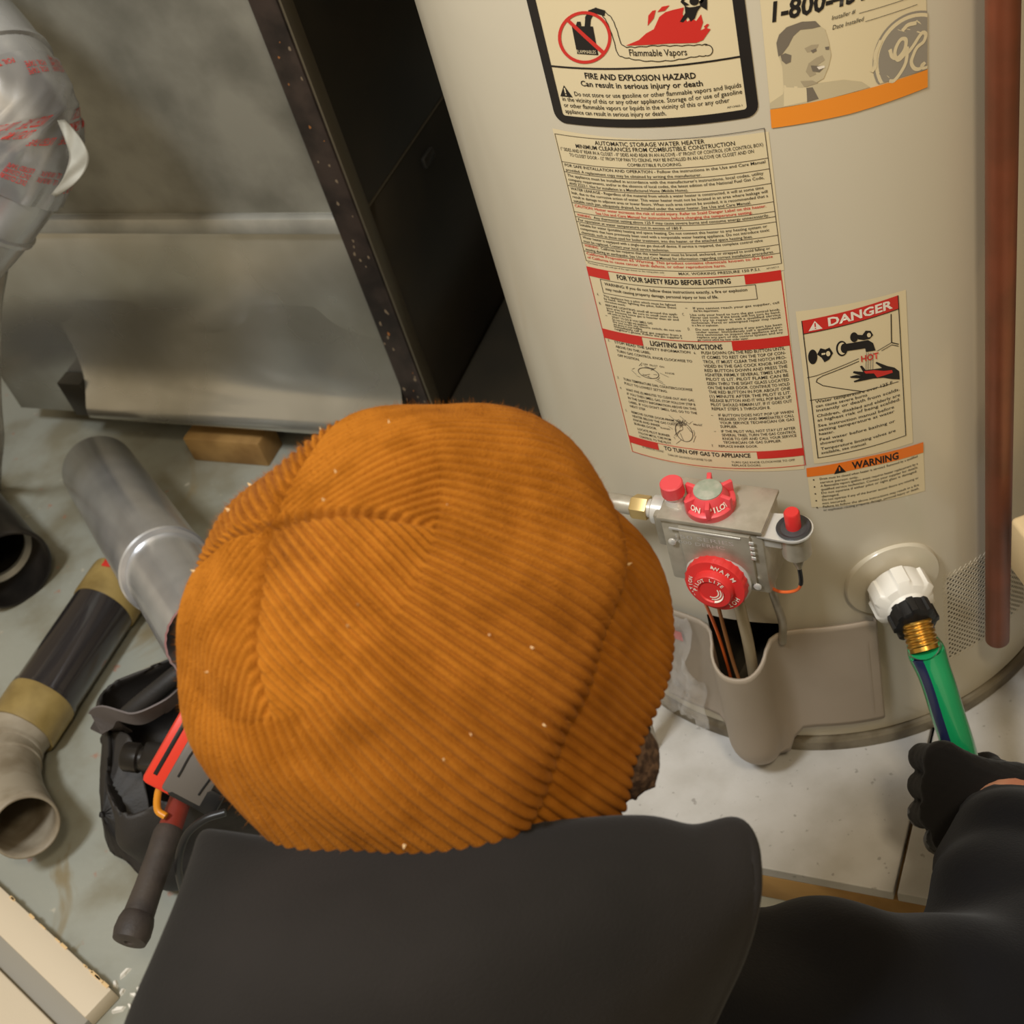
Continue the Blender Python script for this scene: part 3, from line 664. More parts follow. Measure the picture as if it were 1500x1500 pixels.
z = blockL(['WAIT FIVE (5) MINUTES TO CLEAR OUT ANY GAS.', 'IF YOU THEN SMELL GAS, STOP! FOLLOW STEP B', 'IN THE SAFETY INFORMATION ABOVE ON THIS', "LABEL. IF YOU DON'T SMELL GAS, GO TO THE", 'NEXT STEP.|'], z-.002, dz=.0042, bul='4.')
z = blockL(['REMOVE OUTER DOOR FROM THE', 'HEATER BELOW THE GAS CONTROL', 'KNOB AND INNER|', 'BURNER DOOR.|'], z-.002, dz=.0040, u1=cl1-.014, bul='5.')
sketch(SU0+.043, .3920, .018, .026, 34)
z = blockL(['LOCATE PILOT BURNER', 'FOLLOW METAL TUBE FROM', 'CONTROL TO THE PILOT.|'], z-.001, dz=.0040, u0=cl0+.002, u1=cl1-.026)
p.text('PILOT', SU0+.061, .4135, SU0+.068, .0017, KS); p.text('BURNER', SU0+.033, .4050, SU0+.041, .0016, KS)
z = blockL(['PUSH DOWN ON THE RED BUTTON UNTIL', 'IT COMES TO REST ON THE TOP OF CON-', 'TROL. IT MUST CLEAR THE NOTCH PRO-', 'VIDED IN THE GAS COCK KNOB. HOLD', 'RED BUTTON DOWN AND PRESS THE', 'IGNITER FIRMLY SEVERAL TIMES UNTIL', 'PILOT IS LIT. PILOT FLAME CAN BE', 'SEEN THRU THE SIGHT GLASS LOCATED', 'ON THE INNER DOOR. CONTINUE TO HOLD', 'THE RED BUTTON IN FOR ABOUT ONE', '(1) MINUTE AFTER THE PILOT IS LIT.', 'RELEASE BUTTON AND IT WILL POP BACK UP.', 'PILOT SHOULD REMAIN LIT. IF IT GOES OUT', 'REPEAT STEPS 3 THROUGH 8.|'], .4835, dz=.0041, u0=cr0, u1=cr1, h=.0027, bul='6.')
z = blockL(['IF BUTTON DOES NOT POP UP WHEN', 'RELEASED, STOP AND IMMEDIATELY CALL', 'YOUR SERVICE TECHNICIAN OR GAS', 'SUPPLIER.|'], z-.002, dz=.0038, u0=cr0+.004, u1=cr1, h=.0025, bul='-')
z = blockL(['IF THE PILOT WILL NOT STAY LIT AFTER', 'SEVERAL TRIES, TURN THE GAS CONTROL', 'KNOB TO OFF AND CALL YOUR SERVICE', 'TECHNICIAN OR GAS SUPPLIER.|'], z-.001, dz=.0038, u0=cr0+.004, u1=cr1, h=.0025, bul='-')
blockL(['REPLACE INNER DOOR.|'], z-.0002, u0=cr0, u1=cr1, bul='7.')
p.text('TURN OFF GAS KNOB CLOCKWISE TO OFF', SU0+.034, .3765, SU0+.070, .0021, KS); p.text('SET TEMPERATURE TO LOWEST', SU0+.012, .3788, SU0+.031, .0020, KS); p.text('TURN GAS KNOB CLOCKWISE TO OFF', SU0+.085, .3760, SU1-.008, .0021, KS); p.text('REPLACE DOORS.', SU0+.085, .3728, SU0+.107, .0020, KS)
p.build('lighting_print', INK, st)
# ---- scald danger sticker
DU0, DU1 = .0088, .0755
st = sticker('scald_danger_label', [(DU0-.003, .3700), (DU1+.005, .3655), (DU1+.0055, .5080), (DU0-.003, .5145)], 'cream scald danger label with red header and hand under tap')
p = Print(OFF); zt = .5060; zh = .4945
p.rect(DU0, zh, DU1, zt, RD)
for q in ((DU0, .3755, DU0+.0006, zt), (DU1-.0006, .3755, DU1, zt), (DU0, .3755, DU1, .3761), (DU0, zh-.0003, DU1, zh+.0003)): p.rect(*q, K, .0001)
p.poly([(DU0+.004, .4962), (DU0+.0135, .4962), (DU0+.00875, .5040)], WH, .0003); p.rect(DU0+.0083, .4988, DU0+.0092, .5022, RD, .0005); p.rect(DU0+.0083, .4972, DU0+.0092, .4980, RD, .0005)
p.text('DANGER', DU0+.0175, .4972, DU1-.0045, .0068, WH, .03, lift=.0003)
def dp(x, y): return (1150+x*.24, 420+y*.24)
def D(pts): return [dp(*q) for q in pts]
p.px(D(ell_px(168, 425, 28, 45, 20)), K); p.px(D([(195, 410), (215, 372), (245, 380), (270, 368), (292, 402), (270, 440), (240, 458), (222, 430)]), K); p.px(D(ell_px(262, 405, 13, 16, 12)), PA, .0002); p.px(D([(222, 402), (246, 400), (244, 410), (222, 414)]), PA, .0002)
p.px(D(ell_px(345, 374, 35, 47, 24)), K); p.px(D(ell_px(347, 374, 26, 37, 24)), PA, .0002); p.px(D(ell_px(360, 372, 22, 30, 20)), K, .0004)
p.px(D([(352, 348), (470, 328), (505, 322), (535, 340), (550, 385), (492, 395), (488, 372), (380, 388)]), K, .0003)
p.px(D(ell_px(420, 305, 24, 30, 18)), K); p.px(D([(440, 290), (470, 292), (490, 265), (520, 266), (536, 292), (515, 315), (480, 322), (445, 318)]), K); p.px(D(ell_px(510, 292, 12, 14, 12)), PA, .0002)
p.line(D([(645, 165), (648, 338), (690, 348)]), .0007, K); p.line(D([(648, 338), (560, 390)]), .0005, K); p.line(D([(690, 360), (650, 352), (588, 388)]), .0005, K)
p.line(D([(136, 552), (190, 540), (448, 436)]), .0005, K); p.line(D([(448, 452), (230, 540), (196, 560), (190, 578), (230, 600), (470, 636)]), .0006, K); p.line(D([(470, 636), (690, 576)]), .0005, K); p.line(D([(152, 690), (470, 636)]), .0005, K)
for x in (495, 508, 522, 536): p.line(D([(x, 400), (x-4, 500)]), .0005, GY, .0002)
p.tpx('HOT', dp(464, 455), dp(570, 432), .0052, RD, .02, lift=.0006)
p.px(D([(395, 545), (432, 535), (470, 540), (412, 522), (418, 512), (475, 516), (455, 482), (468, 478), (490, 505), (540, 500), (590, 492), (550, 462), (556, 455), (620, 480), (665, 490), (694, 512), (698, 562), (650, 560), (600, 552), (540, 556), (470, 570), (420, 580), (418, 572), (460, 556), (398, 552)]), K, .0003)
p.px(D([(478, 512), (540, 505), (600, 510), (650, 505), (655, 520), (600, 538), (560, 550), (540, 525), (490, 526)]), RD, .0006)
for i, t in enumerate(['Water temperature over 125 F', 'can cause severe burns|', 'instantly or death from scalds.', '', 'Children, disabled and elderly are', 'at highest risk of being scalded.', '', 'See instruction manual before', 'setting temperature at water', 'heater.|', '', 'Feel water before bathing or', 'showering.|', '', 'Temperature limiting valves are', 'available, see manual.|']):
    if not t: continue
    z = .4300-sum(.0042 if q else .0012 for q in ['x', 'x', 'x', '', 'x', 'x', '', 'x', 'x', 'x', '', 'x', 'x', '', 'x', 'x'][:i])
    p.para([t], DU0+.003, DU1-(.003 if 'elderly' in t or 'scald' in t else .008), z, .004, .0027, K, .006, nat=1.0)
p.build('danger_print', INK, st)
# ---- orange warning sticker
st = sticker('warning_label', [(-.0002, .3240), (.0885, .3100), (.0886, .3600), (-.0002, .3665)], 'cream warning label with orange header')
p = Print(OFF); p.px([(1182, 698), (1270, 683), (1352, 662), (1352, 647), (1270, 668), (1181, 685)], OR)
q = CYL(1230, 690); p.poly([(q[0]-.0045, q[1]-.0015), (q[0]+.0045, q[1]-.0015), (q[0], q[1]+.0075)], K, .0003); p.rect(q[0]-.0005, q[1]+.0008, q[0]+.0005, q[1]+.0048, OR, .0005)
p.tpx('WARNING', (1248, 686), (1316, 671), .0068, K, .03, lift=.0003)
wl = ['Drain must be closed when heater is serviced. Removed by a qualified', 'service person only.|', 'A flammable vapors ignition event requires heater replacement by a', 'qualified service technician. Contact your supplier for details.', 'Do not operate if either pilot or sight glass is damaged.|', 'damaged.|', 'Do not operate if any of the burner access doors are missing or', 'not secured.|', 'Failure to follow the above instructions may result in a fire', 'or explosion causing property damage, personal injury or death.']
for i, t in enumerate(wl):
    z = .3535-i*.0038; sh = t.endswith('|'); t = t.rstrip('|')
    if i in (0, 2, 4, 6, 8): p.rect(.0035, z+.0005-.001, .0045, z+.0018-.001, K)
    v, _ = glyphs(t, 0); wn = (v[:, 0].max())*.0024/CAPH
    p.text(t, .0085, z-.001, .0085+min(wn, .074) if sh else .0835, .0023, K, .004, z1=z-.0045 if not sh or wn > .05 else z-.0045*wn/.075-.001)
p.build('warning_print', INK, st)
# ---- drain port
DU, DZ = .0570, .2220
dn = nrm(TP(DU, 0, 1)-TP(DU, 0, 0)); dO = TP(DU, DZ, 0)
b = MB(); b.lathe(dO, dn, [(.039, -.006), (.0395, .0012), (.0385, .0028), (.030, .0042), (.018, .0052), (.0, .0052)], 64)
b.build('drain_flange', MT['enamel'], wh)
b = MB(); b.lathe(dO, dn, [(.0145, .004), (.0145, .014), (.0155, .016), (.0155, .022), (.0, .022)], 32); dv = b.build('drain_nipple', MT['brass'], wh)
def lobes(n, am, sh): return lambda an, h: 1+am*(1 if math.cos(n*an+sh) > .55 else 0)
b = MB(); b.lathe(dO, dn, [(.015, .008), (.0222, .0085), (.0236, .011), (.0236, .028), (.0225, .031), (.0170, .034), (.0155, .038), (.0, .038)], 96, rfun=lambda an, h: 1+(.10 if (math.cos(6*an) > .35 and (.0086 < h < .030)) else 0))
b.build('drain_cap', MT['white_plastic'], wh)['label'] = 'white ribbed plastic drain adapter'
# ---- air intake grille
recess('intake_chamber', CUTS[1], .045, 'skirt')
b = MB(); hu, hz_ = .0026, .0031                    # punched sheet: every mesh cell is a rhombus round an open rhombic hole
for i in range(20):
    for j in range(37):
        u = GR[0]+.0052*i+(hu if j % 2 else 0); z = GR[2]-.001+hz_*j
        if u > GR[1]+.001: continue
        ro_ = [(u-hu, z), (u, z-hz_), (u+hu, z), (u, z+hz_)]; ri_ = [(u-.0017, z), (u, z-.0017), (u+.0017, z), (u, z+.0017)]
        b.add([TP(*q, .0003) for q in ro_+ri_], [[k, (k+1) % 4, 4+(k+1) % 4, 4+k] for k in range(4)])
gr = b.build('intake_grille', MT['enamel'], wh, smooth=False); gr['kind'] = 'stuff'; sm = gr.modifiers.new('thick', 'SOLIDIFY'); sm.thickness = .0006; sm.offset = -1
# ---- burner door cover with tubular channel
cu = CU
def offs(u):
    """stand-off of the cover from the jacket at girth position u"""
    x = (u-cu); wing = .010
    return wing
sec = []                                         # cross-section: (t along girth, stand-off)
for u in np.linspace(-.160, cu-.050, 12): sec.append((u, .009))
ra = .0245; dcen = .026
sec += [(cu-.038, .0100), (cu-.031, .0125), (cu-.027, .018)]
for k in range(0, 17):
    an = math.radians(180-180*k/16); sec.append((cu+ra*math.cos(an), dcen+ra*math.sin(an)))
sec += [(cu+.027, .018), (cu+.031, .0125), (cu+.038, .0100)]
for u in np.linspace(cu+.050, .036, 12): sec.append((u, .009))
sec += [(.0385, .0086), (.0400, .0070), (.0405, .004), (.0405, .0005)]
ca = TF+cu/TR; cN = V(math.cos(ca), math.sin(ca), 0); cT = V(-cN[1], cN[0], 0)
def CVP(u, o_, z):                                # the channel is round about its own axis, the wings follow the jacket
    A = TP(u, z, o_); B = O3+cN*(TR+o_)+cT*(u-cu)+V(0, 0, z); k = min(max((abs(u-cu)-.030)/.010, 0), 1); return B*(1-k)+A*k
rows = []; nz = 26
for i in range(nz+1):
    t = i/nz; row = []
    for (u, o_) in sec:
        x = abs(u-cu)
        dip = .020*max(0, min(1, (o_-.018)/.030)) if o_ > .018 else 0.0
        ztop = .1860-dip; 
        if u > .02: ztop -= max(0, (u-.033))*.6
        zbot = .046 if x > .034 else .046-.028*min(1, (.034-x)/.008)
        z = zbot+(ztop-zbot)*t
        if t < .25 and o_ > .02:                     # rounded foot of the channel
            k = (1-t/.25); u2 = cu+(u-cu)*(1-.32*k*k); o2 = .012+(o_-.012)*(1-.38*k*k)
        else: u2, o2 = u, o_
        row.append(CVP(u2, o2, z))
    rows.append(row)
b = MB(); b.grid(rows)
foot = [r_ for r_ in rows[0]]; i0 = [i for i, s_ in enumerate(sec) if abs(s_[0]-cu) < .026]; ring = [foot[i] for i in i0]; cen = np.mean(ring, 0)
b.add(ring+[cen], [[i+1, i, len(ring)] for i in range(len(ring)-1)])
cov = b.build('burner_door_cover', MT['taupe'], wh, ang=35); cov['label'] = 'taupe plastic burner door cover with tubular channel'
sm = cov.modifiers.new('thick', 'SOLIDIFY'); sm.thickness = .0024; sm.offset = -1
for q in ((.030, .060, .0310, .160),):
    p = MB(); p.grid([[TP(u, z, .0094) for u in np.linspace(q[0], q[2], 4)] for z in (q[1], q[3])]); p.build('cover_rib', MT['taupe'], cov)
recess('burner_chamber', CUTS[0], .11, 'soot')
# ---- gas control valve
va = TF-.085/TR; vN = V(math.cos(va), math.sin(va), 0); vT = V(-vN[1], vN[0], 0)
def VV(t, d, z): return O3+vN*(TR+d)+vT*t+V(0, 0, z)
def VPX(px, py, d):
    q = ray(px, py); o_ = VV(0, d, 0); s = ((o_-CAM)@vN)/(q@vN); pt = CAM+s*q; return (pt-o_)@vT, pt[2]
def VTOP(px, py, z):
    pt = PZ(px, py, z); return (pt-VV(0, 0, 0))@vT, (pt-VV(0, 0, 0))@vN
FD = .056
tl = VPX(963, 758, FD); tr = VPX(1116, 788, FD); bl = VPX(985, 850, FD); brr = VPX(1128, 873, FD)
zt = (tl[1]+tr[1])/2; zb = (bl[1]+brr[1])/2; tL = (tl[0]+bl[0])/2; tR = (tr[0]+brr[0])/2
gv = MB(); gv.box(VV((tL+tR)/2, .034, (zt+zb)/2), vT, vN, Zv, (tR-tL)/2, .020, (zt-zb)/2, bev=.0025)
gv.box(VV((tL+tR)/2, .034, zt+.0015), vT, vN, Zv, (tR-tL)/2+.001, .0225, .0018, bev=.0008)        # top plate lip
gv.box(VV((tL+tR)/2+.003, .0545, (zt+zb)/2+.004), vT, vN, Zv, (tR-tL)/2-.012, .0022, (zt-zb)/2-.008, bev=.001)
gv.box(VV(tL-.004, .032, (zt+zb)/2+.008), vT, vN, Zv, .007, .012, .017, bev=.002)
gv.lathe(VV((tL+tR)/2, -.004, (zt+zb)/2), vN, [(.012, 0), (.012, .02)], 24)
gasv = gv.build('gas_valve', MT['zinc'], wh); gasv['label'] = 'grey die-cast gas control valve with red knobs'
sc = MB()
def emb(txt, t0, t1, z, h, d=.0568):
    v, f = glyphs(txt, 0.0); lo = v[:, 0].min(); s_ = (t1-t0)/(v[:, 0].max()-lo)
    sc.add([VV(t0+(a_-lo)*s_, d, z+c_*h/CAPH) for a_, c_ in v], f)
emb('150 SERIES', tL+.012, tR-.022, zt-.016, .0042); emb('7000 DERHC', tL+.010, tR-.030, zt-.022, .0036)
sc.box(VV((tL+tR)/2-.004, .0567, zt-.0065), vT, vN, Zv, .028, .0006, .0007)
for k in range(4): sc.box(VV(tR-.008, .0567, zt-.010-.0055*k), vT, vN, Zv, .0018, .0006, .0016, bev=.0004)
for tq, zq in ((tL+.008, zt-.022), (tR-.009, zb+.010)):
    sc.lathe(VV(tq, .056, zq), vN, [(.0032, 0), (.0032, .0012), (.0024, .0018), (0, .0018)], 14)
sc.build('raised_marks', MT['bright_zinc'], gasv)['kind'] = 'stuff'
def disc_text(mb, O, ax, ex, ey, txt, r, a_mid, span, h, mi, lift):
    """letters set around a dial"""
    n = len(txt)
    for i, chh in enumerate(txt):
        if chh == ' ': continue
        an = math.radians(a_mid+span*(.5-(i+.5)/n)); v, f = glyphs(chh, .02); c0 = (v[:, 0].min()+v[:, 0].max())/2
        tx = ex*math.sin(-an)*-1*0+(-math.sin(an))*ex*0
        rad_ = ex*math.cos(an)+ey*math.sin(an); tan_ = ex*math.sin(an)-ey*math.cos(an)
        mb.add([O+ax*lift+rad_*(r+c_*h/CAPH)+tan_*((a_-c0)*h/CAPH) for a_, c_ in v], f, mi)
# temperature dial on the front
dc = VPX(1048, 859, .066); dax = nrm(vN+V(0, 0, .12)-vT*.02); dO2 = VV(dc[0], .058, dc[1]); dey = nrm(Zv-(Zv@dax)*dax); dex = np.cross(dey, dax)
b = MB(); b.lathe(dO2, dax, [(.0255, -.003), (.0262, -.001), (.0262, .0005), (.024, .0015)], 64); b.build('dial_plate', MT['bright_zinc'], gasv)
b = MB(); b.lathe(dO2, dax, [(.0225, 0), (.0243, .001), (.0246, .0075), (.0238, .009), (.0165, .0095), (.0160, .0105), (.0158, .0150), (.0150, .0160), (.0105, .0162), (.0098, .0150), (.0, .0150)], 72, rfun=lambda an, h: 1+(.018*math.cos(24*an) if .0005 < h < .0080 else 0))
disc_text(b, dO2, dax, dex, dey, 'WARM', .0178, 58, 62, .0036, 1, .0102); disc_text(b, dO2, dax, dex, dey, 'HOT', .0178, -40, 42, .0036, 1, .0102); disc_text(b, dO2, dax, dex, dey, 'VACATION', .0178, 200, 84, .0030, 1, .0102)
disc_text(b, dO2, dax, dex, dey, 'PILOT LITE', .0112, 110, 150, .0030, 1, .0166)
q = dO2+dax*.0102; b.add([q+dex*-.0012+dey*.019, q+dex*.0012+dey*.019, q+dey*.0228], [[0, 1, 2]], 1)
for rr, a0, a1 in ((.0070, -95, 20), (.0090, -80, 10), (.0050, -110, 30)):
    for an in range(a0, a1, 12):
        f_ = lambda r_, a_: dO2+dax*(.0168 if r_ > .0098 else .0156)+(dex*math.cos(math.radians(a_))+dey*math.sin(math.radians(a_)))*r_
        b.add([f_(rr, an), f_(rr, an+12), f_(rr+.0010, an+12), f_(rr+.0010, an)], [[3, 2, 1, 0]], 1)
b.build('temperature_dial', [MT['red_plastic'], MT['white_ink']], gasv)
# on / pilot / off knob on the top
tk = VTOP(1042, 744, zt); kO = VV(tk[0], tk[1], zt+.002)
b = MB(); b.lathe(kO, Zv, [(.0185, 0), (.0192, .001), (.0192, .0065), (.0182, .0075), (.0150, .0082), (.0142, .0120), (.0120, .0160), (.0112, .0172), (.0, .0172)], 72)
for k in range(6):
    an = math.radians(k*60+14); e = vT*math.cos(an)+vN*math.sin(an); g_ = np.cross(Zv, e)
    b.box(kO+e*.0152+Zv*.0105, e, g_, Zv, .0045, .0018, .0060, bev=.0008)
for txt, am in (('ON', -112), ('PILOT', -45), ('OFF', 100)):
    n = len(txt)
    for i, chh in enumerate(txt):
        an = math.radians(am+(i-(n-1)/2)*(12 if n > 3 else 17)); v, f = glyphs(chh, .02); c0 = (v[:, 0].min()+v[:, 0].max())/2
        e = vT*math.cos(an)-vN*math.sin(an)*1.0; e = vT*math.cos(an)+vN*(-math.sin(an)); tg = nrm(np.cross(Zv, e))*1.0
        up_ = nrm(-e*.45+Zv*.9); tgs = np.cross(up_, e); tgs = nrm(np.cross(-e, Zv))*-1
        b.add([kO+e*.0162+Zv*.0088+nrm(-e*.55+Zv)*(c_*.0042/CAPH)+nrm(np.cross(Zv, e))*((a_-c0)*.0042/CAPH)+e*.0006 for a_, c_ in v], f, 1)
kb = b.build('control_knob', [MT['coral_plastic'], MT['white_ink']], gasv)
b = MB(); b.lathe(kO+Zv*.0172, Zv, [(.0108, -.001), (.0108, .0010), (.0098, .0016), (.0, .0016)], 40); b.build('knob_insert', MT['sage'], gasv)
tk = VTOP(990, 738, zt); kO = VV(tk[0], tk[1], zt+.002)
b = MB(); b.lathe(kO, Zv, [(.0075, 0), (.0075, .006), (.0065, .0062), (.0065, .010)], 32); b.build('button_stem', MT['bright_zinc'], gasv)
b = MB(); b.lathe(kO, Zv, [(.007, .0095), (.0088, .010), (.0090, .0108), (.0088, .0205), (.0078, .0215), (.0, .0216)], 40); b.build('pilot_button', MT['coral_plastic'], gasv)
# igniter bracket, cup and plunger
tk = VTOP(1163, 776, zt-.004); iO = VV(tk[0], tk[1], zt-.004)
b = MB(); q0 = VV(tR-.004, tk[1]-.012, zt-.005); q1 = VV(tR-.004, tk[1]+.012, zt-.005)
arc = [iO+(vT*math.cos(a_)+vN*math.sin(a_))*.0140 for a_ in np.linspace(math.radians(90), math.radians(-90), 18)]
b.prism([q1]+arc+[q0], V(0, 0, .0016)); 
b.box(VV(tR+.004, tk[1], zt-.011), vT, vN, Zv, .009, .009, .0062, bev=.001)
b.build('igniter_bracket', MT['bright_zinc'], gasv, ang=30)
b = MB(); b.lathe(iO, Zv, [(.0085, -.026), (.0110, -.024), (.0112, -.002), (.0, -.002)], 32); b.build('igniter_body', MT['zinc'], gasv)
b = MB(); b.lathe(iO, Zv, [(.0125, .0015), (.0128, .0030), (.0118, .0042), (.0095, .0028), (.0070, .0036), (.0, .0036)], 40); b.build('igniter_cup', MT['charcoal'], gasv)
b = MB(); b.lathe(iO, Zv, [(.0056, .003), (.0058, .0180), (.0050, .0192), (.0, .0193)], 28); b.build('igniter_button', MT['red_plastic'], gasv)
b = MB(); b.lathe(iO-Zv*.026, -Zv, [(.0052, 0), (.0050, .006), (.0032, .012), (.0022, .016)], 20); b.build('wire_boot', MT['zinc'], gasv)
wr_ = bez([iO-Zv*.040, iO-Zv*.058+vN*.001, iO-Zv*.070-vT*.006, iO-Zv*.074-vT*.020, iO-Zv*.072-vT*.034-vN*.006, iO-Zv*.074-vT*.046-vN*.014], 8)
b = MB(); b.tube(wr_[:10], .0018, 8, 0); b.tube(wr_[9:], .0013, 8, 1); b.build('igniter_wire', [MT['black_plastic'], MT['orange_wire']], gasv)
# gas inlet at the left
b = MB(); b.lathe(VV(tL-.009, .030, zt-.018), -vT, [(.0, -.004), (.0115, -.003), (.0115, .006), (.0105, .007), (.0075, .0075), (.0075, .016), (.0, .016)], 24); b.build('inlet_collar', MT['bright_zinc'], gasv)
b = MB(); b.lathe(VV(tL-.020, .030, zt-.018), -vT, [(.0, 0), (.0098, 0), (.0100, .002), (.0100, .012), (.0085, .014), (.0, .014)], 6); b.build('inlet_nut', MT['pale_brass'], gasv)
b = MB(); b.tube(bez([VV(tL-.030, .030, zt-.018), VV(tL-.055, .030, zt-.018), VV(tL-.072, .032, zt-.024), VV(tL-.080, .033, zt-.05), VV(tL-.080, .033, .08), VV(tL-.080, .033, .0015)], 10), .0075, 16); b.build('gas_pipe', MT['zinc'], gasv)
# tubes and wires dropping into the channel
q = VV(tL+.044, .036, zb)
b = MB(); b.lathe(q, -Zv, [(.0, -.002), (.0075, -.001), (.0075, .010), (.0062, .012), (.0, .012)], 6); b.build('outlet_nut', MT['zinc'], gasv)
cb = CVP(cu+.004, .024, .06)
b = MB(); b.tube(bez([q-Zv*.010, q-Zv*.04+vN*.002, (q-Zv*.085)*.5+.5*CVP(cu+.010, .026, .17), CVP(cu+.008, .026, .11), cb], 10), .0048, 14); b.build('burner_tube', MT['tan_tube'], gasv)
q2 = VV(tL+.026, .036, zb)
b = MB(); b.tube(bez([q2, q2-Zv*.03-vT*.002, CVP(cu-.008, .026, .17), CVP(cu-.004, .026, .12), CVP(cu, .024, .06)], 10), .0016, 8); b.build('pilot_tube', MT['rust'], gasv)
q3 = VV(tL+.012, .036, zb)
b = MB(); b.tube(bez([q3+vT*.006, q3-Zv*.020-vT*.002, CVP(cu-.018, .020, .185), CVP(cu-.016, .016, .10)], 10), .0014, 8); b.build('lead_wire', MT['orange_wire'], gasv)
q4 = VV(tR-.010, .030, zb)
b = MB(); b.tube(bez([q4, q4-Zv*.03+vT*.001, CVP(cu+.036, .014, .205), CVP(cu+.034, .0135, .178)], 8), .0035, 10); b.build('lead_wire', MT['zinc'], gasv)
# ================================================================== hose on the drain
hz = thing('garden_hose', (dO[0], dO[1], FLZ), 'green garden hose with navy stripe screwed onto the drain', 'hose')
b = MB(); b.lathe(dO+dn*.0370, dn, [(.0, 0), (.0155, .0), (.0168, .001), (.0168, .0150), (.0150, .0165), (.0, .0165)], 96, rfun=lambda an, h: 1+(.11 if math.cos(8*an) > .45 and .0005 < h < .0155 else 0))
b.build('coupling_nut', MT['black_plastic'], hz)
h0 = dO+dn*.0525; hdir = nrm(dn*.75+V(-.02, 0, -.62))
pr = []
for k in range(5): pr += [(.0114, k*.0042), (.0123, k*.0042+.0010), (.0123, k*.0042+.0024), (.0114, k*.0042+.0034)]
b = MB(); b.lathe(h0, hdir, [(.0, -.003)]+[(r_, h_-.003) for r_, h_ in pr]+[(.0116, .0205), (.0, .0205)], 40); b.build('brass_ferrule', MT['brass'], hz)
HG = W(1405, 1098, 1.085)                         # where the glove grips
hp = bez([h0+hdir*.0165, W(1357, 955, 1.085), W(1374, 1000, 1.083), W(1388, 1045, 1.083), HG, W(1418, 1150, 1.095), W(1450, 1222, 1.130), PZ(1505, 1258, .034), PZ(1560, 1262, .0185), on_edge(ks+.215)+en*.06+V(0, 0, .0165), on_edge(ks+.230)+en*.004+V(0, 0, .0170), on_edge(ks+.238)-en*.040+V(0, 0, -.008), on_edge(ks+.235)-en*.095+V(0, 0, FLZ+.0145), on_edge(ks+.20)-en*.30+V(0, 0, FLZ+.0145), on_edge(ks+.24)-en*.60+V(0, 0, FLZ+.0145)], 14)
rr = np.full(len(hp), .0132); n0 = len(hp)
for i in range(n0):
    rr[i] += .0016*math.exp(-((i-15)/6.0)**2)-.0009*math.exp(-((i)/4.0)**2)
HSTR = (2, 3, 4)
b = MB(); b.tube(hp, rr, 28)
b.m = [1 if (i % 28) in HSTR and i < (n0-1)*28 else 0 for i in range(len(b.f))]
b.build('hose_tube', [MT['hose'], MT['hose_stripe']], hz)
# ================================================================== copper discharge pipe
e = ray(1461, 937); pe = CAM+e*(.785/np.hypot(e[0], e[1])); cr = .0100
b = MB(); pz_ = pe[2]
cp = thing('copper_pipe', (pe[0], pe[1], pz_), 'aged brown copper discharge pipe hanging down in front of the heater', 'pipe')
b.lathe(V(pe[0], pe[1], 0), Zv, [(cr*.86, pz_+.02), (cr*.86, pz_+.0005), (cr*.95, pz_), (cr, pz_+.0008), (cr*1.0, 1.16), (cr, 1.18)], 36); b.build('pipe_run', MT['copper'], cp)
tp_ang = math.atan2(pe[1]-TC[1], pe[0]-TC[0]); jn = V(math.cos(tp_ang), math.sin(tp_ang), 0)
b = MB(); b.tube(bez([V(pe[0], pe[1], 1.15), V(pe[0], pe[1], 1.185), V(pe[0], pe[1], 1.20)-jn*.010, O3+jn*(TR-.002)+V(0, 0, 1.203)], 8), .0118, 20); b.build('pipe_elbow', MT['copper'], cp)
# ================================================================== cream box on the right wall
def az_pt(px, py, d): q = ray(px, py); return CAM+q*(d/np.hypot(q[0], q[1]))
c0 = az_pt(1479, 758, .765); c1 = az_pt(1480, 832, .765)
zt_, zb2 = c0[2], c1[2]
bx0 = MB(); x0, y0 = c0[0], c0[1]; hw = (.70-x0)/2
bd = nrm(V(1, -.42, 0)); bn = V(-bd[1], bd[0], 0)
bx0.box(V(x0, y0, 0)+V(hw, -.05, (zt_+zb2)/2), V(1, 0, 0), V(0, 1, 0), Zv, hw, .05, (zt_-zb2)/2, bev=.004)
o = tag(bx0.build('wall_box', MT['beige_plastic'], ang=50), 'cream plastic box mounted on the wall beside the copper pipe', 'box')
# clear plastic pouch on the heater, left of the burner cover
b = MB(); rs = random.Random(9); G = []
for i in range(22):
    row = []
    for j in range(22):
        u = -.170+.055*j/21; z = .030+.160*i/21
        o_ = .016+.012*math.sin(j*.5+.4)*math.sin(i*.33)+.010*mnoise.noise(Vector((u*70, z*50, 3)))+.006*mnoise.noise(Vector((u*190, z*150, 7)))
        row.append(TP(u-.004*math.sin(i*.6), z+.004*math.sin(j*.9), max(o_, .0140)))
    G.append(row)
b.grid(G); po = b.build('plastic_pouch', MT['film'], ang=180); sm = po.modifiers.new('thick', 'SOLIDIFY'); sm.thickness = .0004
tag(po, 'crumpled clear plastic pouch beside the burner door cover', 'plastic bag')
q = MB(); q.grid([[TP(u, z, .0122) for u in np.linspace(-.160, -.125, 6)] for z in (.150, .163)]); q.build('pouch_print', MT['red_ink'], po)
